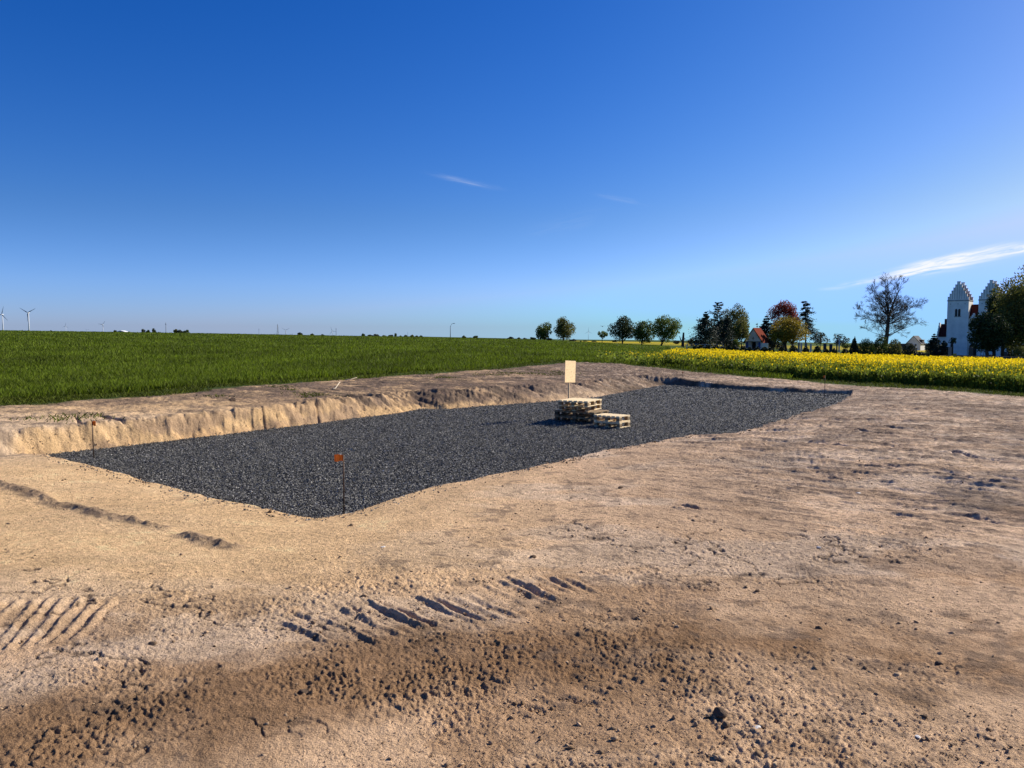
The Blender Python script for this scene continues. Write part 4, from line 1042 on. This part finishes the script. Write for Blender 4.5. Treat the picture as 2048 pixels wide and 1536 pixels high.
# gravestones
m_grav = plain('gravestone_grey', (.20, .19, .18), .8, .3, 6); m_gravd = plain('gravestone_dark', (.05, .05, .055), .5, .3, 6); m_gravl = plain('gravestone_pale', (.45, .44, .42), .8, .2, 6)
def grave(px, top, w, Y, mat, label, arch=True):
    b = onT(px, Y); W_ = w/F*Y; H_ = at(px, top, Y).z - b.z; e = empty('gravestone', b)
    pts = [(-W_/2, 0.1), (W_/2, 0.1), (W_/2, H_-W_*.25)] + ([(W_/2*math.cos(a), H_-W_*.25+W_*.25*math.sin(a)) for a in [math.pi*k/8 for k in range(1, 8)]] if arch else [(W_/2, H_), (-W_/2, H_)]) + [(-W_/2, H_-W_*.25)]
    MB().prism(pts, -.09, .09).build('slab', mat, e, bevel=.01); MB().box(-W_*.65, W_*.65, -.2, .2, -.2, .098).build('plinth', m_grav, e, bevel=.01)
    tag(e, label, 'gravestone', 'gravestones in the churchyard')
grave(1597, 685, 3.5, 185, m_grav, 'pale narrow gravestone at the right foot of the golden tree, leftmost of four')
grave(1602, 686, 3.5, 186, m_gravl, 'light gravestone second from left beside the golden tree')
grave(1611, 686, 5, 184, m_grav, 'wider gravestone third from left beside the golden tree')
grave(1621, 687, 3.5, 186, m_gravl, 'narrow gravestone rightmost of four beside the golden tree')
grave(1649, 687, 6, 170, m_gravd, 'left of two square dark gravestones before the yellow strip', False)
grave(1661, 688, 6, 172, m_gravd, 'right of two square dark gravestones before the yellow strip', False)
grave(1673, 675, 2.2, 168, m_gravd, 'left tall narrow grave pillar before the yellow strip', False)
grave(1677.5, 677, 2.2, 168, m_gravl, 'right tall narrow grave pillar before the yellow strip', False)
grave(1899, 694, 6, 150, m_grav, 'grey gravestone at the foot of the mop-headed tree', False)
grave(1909, 707, 6, 148, plain('lichen_stone', (.30, .26, .06), .9, .2, 6), 'low yellowish stone right of the mop-headed tree', False)
grave(1941, 694, 8, 150, m_gravd, 'dark tall gravestone standing before the church door')
grave(1981, 709, 5, 150, m_gravd, 'small dark gravestone under the big spreading tree')
grave(2011, 703, 6, 152, m_gravd, 'dark gravestone beside the rightmost trunk of the spreading tree')

# ------------------------------------------------------------------ buildings
m_white = plain('limewash', (.84, .80, .73), .9, .14, .45, bmp=.01)
m_tile = plain('roof_tile_dark_red', (.085, .022, .018), .85, .35, 3); m_tiler = plain('roof_tile_red', (.16, .030, .014), .85, .3, 2)
for m_ in (m_tile, m_tiler): m_.node_tree.nodes['Principled BSDF'].inputs['Specular IOR Level'].default_value = .02
m_glass = plain('dark_glass', (.012, .013, .016), .25, .2, 2); m_blackw = plain('dark_wood', (.03, .026, .024), .8, .3, 4)
m_blue = plain('painted_blue', (.06, .12, .32), .6, .15, 2); m_whitew = plain('painted_white', (.78, .78, .76), .6, .05, 2); m_brick = plain('chimney_brick', (.16, .07, .05), .9, .3, 6)
m_grim = plain('plaster_grey', (.30, .29, .28), .95, .3, 1.2)
def arch_pts(w, h, n=8):
    r = w/2; return [(-r, 0), (r, 0)] + [(r*math.cos(math.pi*k/n), h-r+r*math.sin(math.pi*k/n)) for k in range(n+1)]
def stepped(w, z0, htot, n, y0, y1, top_w):
    """stepped gable: n steps each side"""
    mb = MB(); pts = [(0, z0)]; pts.append((w, z0)); sw = (w-top_w)/2/n; sh = htot/(n+1)
    xr = w
    right = []
    for i in range(n+1):
        right += [(w - i*sw, z0+(i)*sh if i else z0), (w - i*sw, z0+(i+1)*sh)]
    left = [(w-p[0], p[1]) for p in reversed(right)]
    return mb.prism(right + left, y0, y1)
def church():
    b = onT(1891, 240); b.z = at(1891, 718, 240).z; e = empty('church', b, -math.radians(41))
    def tower(x0, W_, D_=6.5):
        H_ = 17.9; t_ = MB().box(x0, x0+W_, 0, D_, -.5, H_).build('tower', m_white, e)
        MB().box(x0-.12, x0+W_+.12, -.12, D_+.12, H_+.002, H_+.32).build('cornice', m_grim, t_)
        for yy0 in (0, D_-.55):
            g_ = stepped(W_, H_+.322, 5.6, 5, yy0, yy0+.55, .9); ob = g_.build('stepped_gable', m_white, t_); ob.location = (x0, 0, 0)
            for k in range(8):        # blind niches on the gable
                if yy0 == 0:
                    xx_ = x0 + W_*(k+1)/9 ; hh = 1.0 + 3.9*(1-abs((k+1)/9-.5)*2)**.9
                    MB().box(xx_-.045, xx_+.045, -.06, .002, H_+.6, H_+.5+hh).build('niche_rib', m_grim, ob).location = (-x0, 0, 0)
            # coping stones
            cp = MB(); sw = (W_-.9)/2/5; sh = 5.6/6
            for i in range(5):
                z_ = H_+.322+(i+1)*sh
                cp.box(i*sw-.06, (i+1)*sw-.002, yy0-.06, yy0+.61, z_+.002, z_+.12); cp.box(W_-(i+1)*sw+.002, W_-i*sw+.06, yy0-.06, yy0+.61, z_+.002, z_+.12)
            cp.box(W_/2-.5, W_/2+.5, yy0-.06, yy0+.61, H_+.322+5.6+.002, H_+.322+5.72)
            cp.build('coping', m_grim, t_).location = (x0, 0, 0)
        MB().prism([(x0+.3, H_+.33), (x0+W_-.3, H_+.33), (x0+W_/2, H_+5.0)], .56, D_-.56).build('roof', m_tile, t_)
        wn = MB()
        for s_ in (-.42, .42):
            wn.prism([(x0+W_/2+s_+p[0], 13.2+p[1]) for p in arch_pts(.66, 2.3)], -.03, .25)
        w_ = wn.build('belfry_window', m_glass, t_)
        MB().tube([(x0+W_/2, -.10, 13.2), (x0+W_/2, -.10, 15.1)], [.09, .09], 6).build('mullion', m_whitew, w_)
        MB().box(x0+W_/2-1.0, x0+W_/2+1.0, -.1, -.032, 13.0, 13.18).build('sill', m_grim, w_)
        for s_ in (.9, W_-1.0, W_/2): MB().box(x0+s_-.08, x0+s_+.08, -.03, .1, 16.9, 17.15).build('putlog_hole', m_glass, t_)
        return t_
    tower(0, 5.8); tower(8.4, 6.2)
    # nave between and behind
    MB().box(5.803, 8.397, 1.2, 7, -.5, 12.6).build('nave_wall', m_white, e)
    MB().prismx([(.9, 12.605), (7.3, 12.605), (4.1, 16.9)], 5.803, 8.397).build('nave_roof', m_tile, e)
    MB().box(14.603, 24, .8, 8, -.5, 8.2).build('nave_wall', m_white, e)
    MB().prismx([(.4, 8.203), (8.4, 8.203), (4.4, 13.4)], 14.603, 24.3).build('nave_roof', m_tile, e)
    st = stepped(1.7, 12.62, 1.5, 2, .55, .85, .5).build('stepped_dormer', m_white, e); st.location = (6.3, 0, 0)
    def awin(cx, z0, w, h, y, nm='window', mat=m_glass):
        fr = MB().prism([(cx+p[0]*1.18, z0-.08+p[1]*1.08) for p in arch_pts(w, h)], y-.05, y+.04).build(nm, m_white, e)
        MB().prism([(cx+p[0], z0+p[1]) for p in arch_pts(w, h)], y-.09, y-.052).build('pane', mat, fr)
    awin(7.1, 9.9, 1.7, 2.1, 1.2); MB().box(6.5, 7.2, 1.1, 1.198, 7.2, 7.9).build('small_window', m_glass, e)
    awin(7.1, 0.5, 2.0, 4.3, 1.2, 'door', m_blackw)
    for cx in (16.5, 19.3, 22.): awin(cx, 2.3, 1.1, 2.9, .8)
    # low annex at the left
    MB().box(-3.2, -.003, 4.2, 9.6, -.5, 6.9).build('annex_wall', m_white, e)
    MB().prismx([(3.9, 6.905), (9.9, 6.905), (6.9, 11.0)], -3.0, -.003).build('annex_roof', m_tile, e)
    ag = MB(); 
    for k in range(5): ag.box(-3.55, -3.21, 3.8+.62*k, 10.0-.62*k, 6.9+.9*k - (0 if k else 7.2), 7.798+.9*k)
    ag.build('annex_gable', m_white, e)
    MB().box(-2.0, -1.3, 6.6, 7.3, 10.6, 12.6).build('chimney', m_brick, e)
    tag(e, 'white twin-towered church with stepped gables and dark red roof', 'church')
church()

def chapel():
    Y = 230; b = onT(1489, Y); b.z = at(1489, 697, Y).z; e = empty('chapel', b, -math.radians(36))
    W_ = 5.0; D_ = 6.4; eh = 2.0; ah = 6.0
    MB().box(.15, W_-.15, 1.5, D_, -.3, eh+.2).build('wall', m_white, e)
    MB().prism([(0.1, eh), (W_-.1, eh), (W_/2, ah-.12)], 0, .2).build('gable', m_white, e)
    MB().prism([(.2, eh), (W_-.2, eh), (W_/2, ah-.3)], D_-.2, D_).build('gable', m_white, e)
    for s_ in (0, 1):
        pts = [(-.35, eh-.42), (W_/2, ah), (W_/2, ah+.16), (-.55, eh-.30)]
        if s_: pts = [(W_-p[0], p[1]) for p in pts]
        MB().prism(pts, -.25, D_+.25).build('roof_slope', m_tiler, e)
    for s_ in (0, 1):
        pts = [(-.5, eh-.5), (W_/2, ah-.14), (W_/2, ah-.02), (-.56, eh-.33)]
        if s_: pts = [(W_-p[0], p[1]) for p in pts]
        MB().prism(pts, -.31, -.253).build('barge_board', m_blackw, e)
    for xx_ in (.15, 1.05, 1.5, 3.35, 3.8, 4.72): MB().box(xx_, xx_+.14, .02, .16, -.3, eh-.002).build('post', m_whitew, e)
    for xx_ in (.3, 3.95): MB().box(xx_, xx_+.74, .08, .14, .1, eh-.1).build('blue_panel', m_blue, e)
    MB().box(0.1, W_-.1, -.05, .002, eh-.05, eh+.12).build('beam', m_blackw, e)
    MB().box(1.7, 3.3, 1.42, 1.49, -.2, eh-.1).build('doorway_shade', m_blackw, e)  # dark panel painted in for the shade inside the open front
    c_ = MB(); c_.box(W_/2-.07, W_/2+.07, -.06, -.002, 2.5, 3.5); c_.box(W_/2-.3, W_/2+.3, -.058, -.004, 3.0, 3.14); c_.build('cross', m_blackw, e)
    tag(e, 'small white open-fronted chapel with red tiled roof and cross', 'chapel')
chapel()
o = MB().box(-.9, .9, -.15, .15, -.6, 1.0).build('white_screen_wall', m_whitew, bevel=.02); o.location = onT(1529, 215); o.location.z = at(1529, 693.5, 215).z
tag(o, 'short white wall at the right side of the chapel', 'wall')

def house(name, label, px0, px1, apex, eave, Y, depth, yaw, mw, mr, win=2, dormer=False, chim=True, zbpy=None):
    b = onT(px0, Y)
    if zbpy: b.z = at(px0, zbpy, Y).z
    W_ = (px1-px0)/F*Y; ez = at(px0, eave, Y).z-b.z; az_ = at(px0, apex, Y).z-b.z
    e = empty(name, b, yaw)
    MB().box(0, W_, .3, depth, -1, ez).build('wall', mw, e)
    MB().prism([(0, ez+.002), (W_, ez+.002), (W_/2, az_-.15)], .3, depth).build('gable', mw, e)
    for s_ in (0, 1):
        pts = [(-.4, ez-.25), (W_/2, az_-.1), (W_/2, az_+.15), (-.5, ez-.02)]
        if s_: pts = [(W_-p[0], p[1]) for p in pts]
        MB().prism(pts, 0, depth+.3).build('roof_slope', mr, e)
    for k in range(win):
        cx = W_*(k+1)/(win+1); w = MB().box(cx-.55, cx+.55, .22, .298, ez*.55, ez*.55+1.2).build('window', m_whitew, e); MB().box(cx-.45, cx+.45, .19, .218, ez*.55+.1, ez*.55+1.1).build('pane', m_glass, w)
    if chim: MB().box(W_/2-.3, W_/2+.3, depth*.6, depth*.6+.6, az_-.2, az_+.8).build('chimney', m_brick, e)
    if dormer:
        MB().box(W_*.72, W_*1.02, depth*.35, depth*.75, ez+.3, ez+2.2).build('dormer', mr, e); MB().box(W_*.70, W_*1.06, depth*.33, depth*.77, ez+2.203, ez+2.4).build('dormer_roof', m_grim, e)
    tag(e, label, 'house'); return e
m_gh = plain('grey_render', (.62, .62, .60), .9, .12, 1); m_gr = plain('grey_roof', (.06, .06, .065), .9, .2, 1)
h_ = house('grey_house', 'grey gabled house with dormer left of the church conifers', 1811, 1837, 672, 688, 420, 11, -math.radians(40), m_gh, m_gr, 2, True, False, 697)
MB().box(-5.5, -.1, 3, 9, -1, 2.6).build('side_wing', m_gr, h_)
house('farm_barn', 'long low barn with pale roof on the far left horizon', 234, 251, 661.2, 663.5, 900, 10, 0, m_grim, m_whitew, 1, False, False)
house('far_white_house', 'tiny white house on the horizon left of the tree pair', 1041, 1048, 678, 681, 700, 6, 0, m_whitew, m_gh, 1, False, False)

# churchyard wall, fence, bench frame
def cwall():
    mb = MB(); p0 = onT(1880, 146); p1 = onT(2120, 146)
    n = 26
    for i in range(n):
        a = p0.lerp(p1, i/n); bb = p0.lerp(p1, (i+.98)/n); za = float(T(a.x, a.y)); h = 1.15
        mb.box(a.x, bb.x, a.y-.25, a.y+.25, za-.4, at(1880+240*i/n, 711+4*i/n, 146).z)
    o = mb.build('churchyard_wall', plain('fieldstone', (.075, .07, .065), .95, .5, 2.2, bmp=.05)); tag(o, 'low dark stone wall before the church, behind the rapeseed', 'wall')
cwall()
def fence():
    b = onT(1373, 200); e = empty('rail_fence', b); L = (1446-1373)/F*200
    for k in range(5):
        x_ = L*k/4; z_ = float(T(b.x+x_, 200))-b.z; MB().box(x_-.07, x_+.07, -.07, .07, z_-.2, z_+1.45).build('post', m_gravl, e)
    zt_ = at(1373, 688, 200).z-b.z; z2 = at(1446, 690, 200).z-b.z
    for dz in (0, -.5): MB().tube([(0, -.1, zt_+dz), (L, -.1, z2+dz)], [.05, .05], 5).build('rail', m_gravl, e)
    tag(e, 'thin pale rail fence left of the chapel, before the spruces', 'fence')
fence()
def frame():
    b = onT(1961, 149); e = empty('metal_frame', b); W_ = 12/F*149; zt_ = at(1961, 701, 149).z-b.z
    for xx_ in (0, W_*.5, W_): MB().tube([(xx_, 0, 0), (xx_, 0, zt_)], [.04, .04], 6).build('upright', m_blackw, e)
    for zz_ in (zt_, zt_*.55): MB().tube([(0, 0, zz_), (W_, 0, zz_)], [.035, .035], 6).build('bar', m_blackw, e)
    tag(e, 'thin dark metal rail frame against the white church wall', 'railing')
frame()

# ------------------------------------------------------------------ horizon: turbines, masts, small trees
m_turb = plain('turbine_white', (.60, .62, .64), .5, .04, .1); m_turbd = plain('turbine_blade', (.20, .22, .25), .5, .04, .1); m_mast = plain('mast_grey', (.28, .30, .33), .6, .1, .5)
def turbine(px, py, Y, blade_px, ang, label, tr=1.0, yaw=0.0, zb=None, group='wind turbines on the horizon'):
    x = (px-1024)/F*Y; zb = float(T(x, Y)) - 2; hub = at(px, py, Y); H_ = hub.z - zb; e = empty('wind_turbine', (x, Y, zb), yaw)
    L = blade_px/F*Y; tr *= L/20
    MB().tube([(0, 0, 0), (0, 0, H_*.5), (0, 0, H_-tr*.6)], [tr*1.5, tr*1.15, tr*.8], 12).build('tower', m_turb, e, smooth=True)
    MB().tube([(0, -tr*2.0, H_), (0, -tr*.8, H_), (0, tr*3.5, H_)], [tr*.8, tr*1.15, tr*.9], 10).build('nacelle', m_turb, e, smooth=True)
    MB().tube([(0, -tr*3.8, H_), (0, -tr*3.0, H_), (0, -tr*2.02, H_)], [tr*.2, tr*.75, tr*.9], 10).build('hub', m_turb, e, smooth=True)
    for k in range(3):
        a = math.radians(ang + 120*k); dx, dz = math.sin(a), math.cos(a); px_, pz_ = dz, -dx
        V = []; 
        for (f, w, t_) in ((.03, .35, .30), (.16, 1.0, .22), (.5, .6, .14), (.85, .35, .08), (1.0, .12, .04)):
            w *= tr*1.25; t_ *= tr*1.2
            for (sx, sy) in ((-.35, -1), (.65, 0), (-.35, 1), (-.55, 0)):
                V.append((dx*L*f + px_*sx*w*1.3, -tr*3.0 + sy*t_, H_ + dz*L*f + pz_*sx*w*1.3))
        Fc = [(3, 2, 1, 0), (16, 17, 18, 19)]
        for i in range(4):
            for j in range(4): Fc.append((i*4+j, i*4+(j+1)%4, i*4+4+(j+1)%4, i*4+4+j))
        MB().add(V, Fc).build('blade', m_turbd, e)
    tag(e, label, 'wind turbine', group)
turbine(8.6, 629, 1850, 17, 15, 'wind turbine cut by the left picture edge')
turbine(60.5, 625.5, 1800, 18.5, 62, 'second wind turbine from the left, with a Y-shaped rotor')
turbine(134, 652, 5000, 7, 5, 'faint pale distant turbine right of the two large left ones', .9)
turbine(176, 660.5, 5200, 5.5, 70, 'tiny faint distant turbine just left of the mid-sized left turbine', .7)
turbine(208, 649, 3200, 9, 40, 'mid-sized wind turbine left of the pale-roofed barn')
turbine(551, 667.5, 5200, 5, 70, 'tiny distant turbine at the foot of the lattice mast', .6)
turbine(572.5, 660.5, 3300, 9, 62, 'wind turbine just right of the lattice mast, Y-shaped rotor', .7)
turbine(584, 669, 5300, 5, 50, 'tiny distant turbine right of the turbine by the lattice mast', .6)
turbine(665.5, 662, 3300, 9.5, -22, 'wind turbine standing beside a thin mast, left of centre', .7)
turbine(1176.5, 663, 3600, 8.5, 0, 'slim wind turbine between the tree pair and the three big trees', .6)
def mast(px, top, Y, label, lattice=False, w=.5):
    x = (px-1024)/F*Y; zb = float(T(x, Y))-1; H_ = at(px, top, Y).z-zb; e = empty('mast', (x, Y, zb)); mb = MB()
    if lattice:
        wb = H_*.07
        for sx in (-1, 1):
            for sy in (-1, 1): mb.tube([(sx*wb, sy*wb, 0), (sx*wb*.25, sy*wb*.25, H_)], [w*.5, w*.35], 4)
        for k in range(9):
            f0, f1 = k/9, (k+1)/9
            for sy in (-1, 1):
                s = -1 if k % 2 else 1
                mb.tube([(-s*wb*(1-.75*f0), sy*wb*(1-.75*f0), H_*f0), (s*wb*(1-.75*f1), sy*wb*(1-.75*f1), H_*f1)], [w*.25, w*.25], 3)
        mb.build('lattice', m_mast, e); MB().tube([(0, 0, H_), (0, 0, H_*1.06)], [w, w*.6], 6).build('antenna', m_mast, e)
    else:
        mb.tube([(0, 0, 0), (0, 0, H_*.6), (0, 0, H_)], [w, w*.7, w*.5], 6).build('pole', m_mast, e)
        MB().box(-w*1.6, w*1.6, -w*.4, w*.4, H_*.86, H_*.90).build('crossbar', m_mast, e)
    tag(e, label, 'mast', 'thin masts on the horizon')
mast(333.6, 645, 2200, 'thin mast between two groups of small trees on the left horizon', w=1.2)
mast(519, 657, 2600, 'lone thin mast left of the lattice mast', w=.7)
mast(556.5, 649.5, 2500, 'pale lattice mast left of centre on the horizon', True, w=.8)
mast(673, 656, 2600, 'thin mast directly right of the turbine left of centre', w=1.0)
mast(816, 664, 2600, 'short thin mast among the small horizon trees near centre', w=.6)
def lamp():
    Y = 260; x = (901-1024)/F*Y; zb = float(T(x, Y)); H_ = at(901, 651, Y).z-zb; e = empty('street_lamp', (x, Y, zb)); s = 4.5/F*Y
    MB().tube([(0, 0, 0), (0, 0, H_*.85), (s*.12, 0, H_*.96), (s*.5, 0, H_+.45), (s, 0, H_+.65)], [.13, .09, .08, .07, .06], 8).build('pole', m_mast, e, smooth=True)
    MB().tube([(s, 0, H_+.65), (s+.45, 0, H_+.72), (s+.9, 0, H_+.68)], [.06, .14, .05], 6).build('lamp_head', m_mast, e, smooth=True)
    tag(e, 'tall street lamp with a curved top standing alone near centre', 'street lamp')
lamp()
HT = [ # px, top, halfwidth, Y, material, label
 (44,660.2,3,900,'tiny dark bush on the horizon left of the Y-rotor turbine'),(66.5,659.6,3,900,'tiny dark bush on the horizon right of the Y-rotor turbine'),(102,661,3,900,'tiny flat bush on the horizon left of the faint pale turbine'),
 (230.5,660,3.5,880,'dark small tree at the left end of the pale-roofed barn'),(258,663,4,900,'low bush at the right end of the pale-roofed barn'),
 (287,658,5,800,'left tree of the clump left of the far left mast'),(296,658.5,5,800,'middle tree of the clump left of the far left mast'),(308.5,656.5,5,800,'tallest tree of the clump left of the far left mast'),(318,663,3,800,'tiny bush between the clump and the far left mast'),
 (351,656,4,760,'left and tallest tree in the clump right of the far left mast'),(361,658.5,6,760,'middle tree in the clump right of the far left mast'),(373,660,8,760,'broad low tree ending the clump right of the far left mast'),
 (598,664.5,4,1100,'round small tree right of the lattice mast turbines'),(603,666,3.5,1100,'lower small tree touching the round one right of the lattice mast'),(624,666,3.5,1100,'single small tree between lattice mast and second thin mast'),(644.5,667.5,3.5,1100,'single flat tree just left of the turbine beside a mast'),
 (727,667.5,4,1000,'leftmost round tree of the long row near centre'),(741,669,6,1000,'broad tree second in the long row near centre'),(753,667.5,6,1000,'wide tree third in the long row near centre'),(769,670.5,4,1000,'small low tree in the middle of the long row'),
 (781,669,5,1000,'bushy tree left of the slim tall one in the row'),(791,666.5,2.2,1000,'slim upright tree in the long row near centre'),(801,671.5,3,1000,'tiny tree right of the slim upright one'),(811,669.5,3.2,1000,'round tree left of the short mast'),(824,669.5,4,1000,'round tree right of the short mast'),
 (833,671.5,3,1000,'small tree second to the right of the short mast'),(842,671,4,1000,'last round tree at the right end of the long row'),(852,674,3,1000,'tiny bush beyond the right end of the long row'),
 (922,676,3,700,'low bush right of the curved street lamp'),(928,671.5,4,700,'round tree right of the curved street lamp'),(939,675,5,700,'low broad tree left of the darkest horizon tree'),(951,671,5,690,'darkest tree on the horizon right of the street lamp'),
 (962,677,3,700,'tiny bush right of the darkest horizon tree'),(972,676.5,3,700,'first small tree of the evenly spaced line'),(981,677,3,700,'second small tree of the evenly spaced line'),(990,676.5,3,700,'third small tree of the evenly spaced line'),(999,677,3,700,'fourth small tree of the evenly spaced line'),(1008,677,3,700,'fifth small tree of the evenly spaced line'),
 (1021,673,7,700,'broad hazy tree left of the tiny white house'),(1038,675,3,720,'small tree touching the left of the tiny white house'),(1050,675.5,5,720,'pale tree just right of the tiny white house'),(1066,673.5,6,700,'round dark tree left of the tree pair, far behind'),
 (1100,676,5,700,'distant tree seen between the two pair trees'),(1146,678,7,700,'distant low tree right of the tree pair'),(1170,681,4,700,'distant low bush by the slim turbine'),(1188,681,5,700,'distant low bush left of the young tree'),
 (1230,680,5,900,'distant low tree behind the darkest big tree'),(1296,682,6,900,'distant low tree behind the middle big tree'),(1352,680,8,700,'distant bush behind the broadest big tree'),(1380,676,5,700,'hazy distant tree left of the spruces'),
 (1392,679,4,700,'small hazy tree touching the left spruce'),(1690,684,10,700,'hazy far bush behind the grave pillars'),(1800,686,8,650,'far bush between the shrubs and the grey house'),(1846,684,6,650,'far low tree right of the grey house'),(1856,687,5,650,'far low bush left of the cone conifers'),(1849,689,5,640,'lowest far bush right of the grey house')]
for k, (px, tp, hw, Y, lb) in enumerate(HT):
    b0 = onT(px, Y); zt_ = at(px, tp, Y).z
    h_ = max(3.0, zt_ - b0.z)
    bpy_ = 672 - (b0.z-CAMZ)/Y*F
    tree('distant_tree', lb, 'tree', px, Y, tp, bpy_+1.5, px-hw, px+hw, [m_haze, m_oak, m_darkleaf, m_haze, m_olive][k % 5] if 'dark' not in lb else m_darkleaf, 520, lsize=Y/770*.85, nl=7, group='small trees along the horizon', zb=min(b0.z, zt_-3))
# bird
def bird():
    p = at(1205, 653, 160); e = empty('bird', p)
    V = []; mb = MB(); mb.tube([(0, -.3, 0), (0, -.12, .02), (0, .1, .02), (0, .32, 0)], [.02, .10, .09, .03], 8).build('body', m_blackw, e, smooth=True)
    for s_ in (-1, 1):
        MB().add([(s_*.04, -.14, .03), (s_*.34, -.12, .16), (s_*.6, .06, .05), (s_*.34, .08, .13), (s_*.04, .12, .03), (s_*.04, 0, .0), (s_*.34, 0, .12)],
                 [(0, 1, 3, 4), (1, 2, 3), (5, 6, 1, 0), (4, 3, 6, 5), (6, 2, 1), (3, 2, 6)]).build('wing', m_blackw, e)
    tag(e, 'small dark bird in flight above the young field tree', 'bird')
bird()
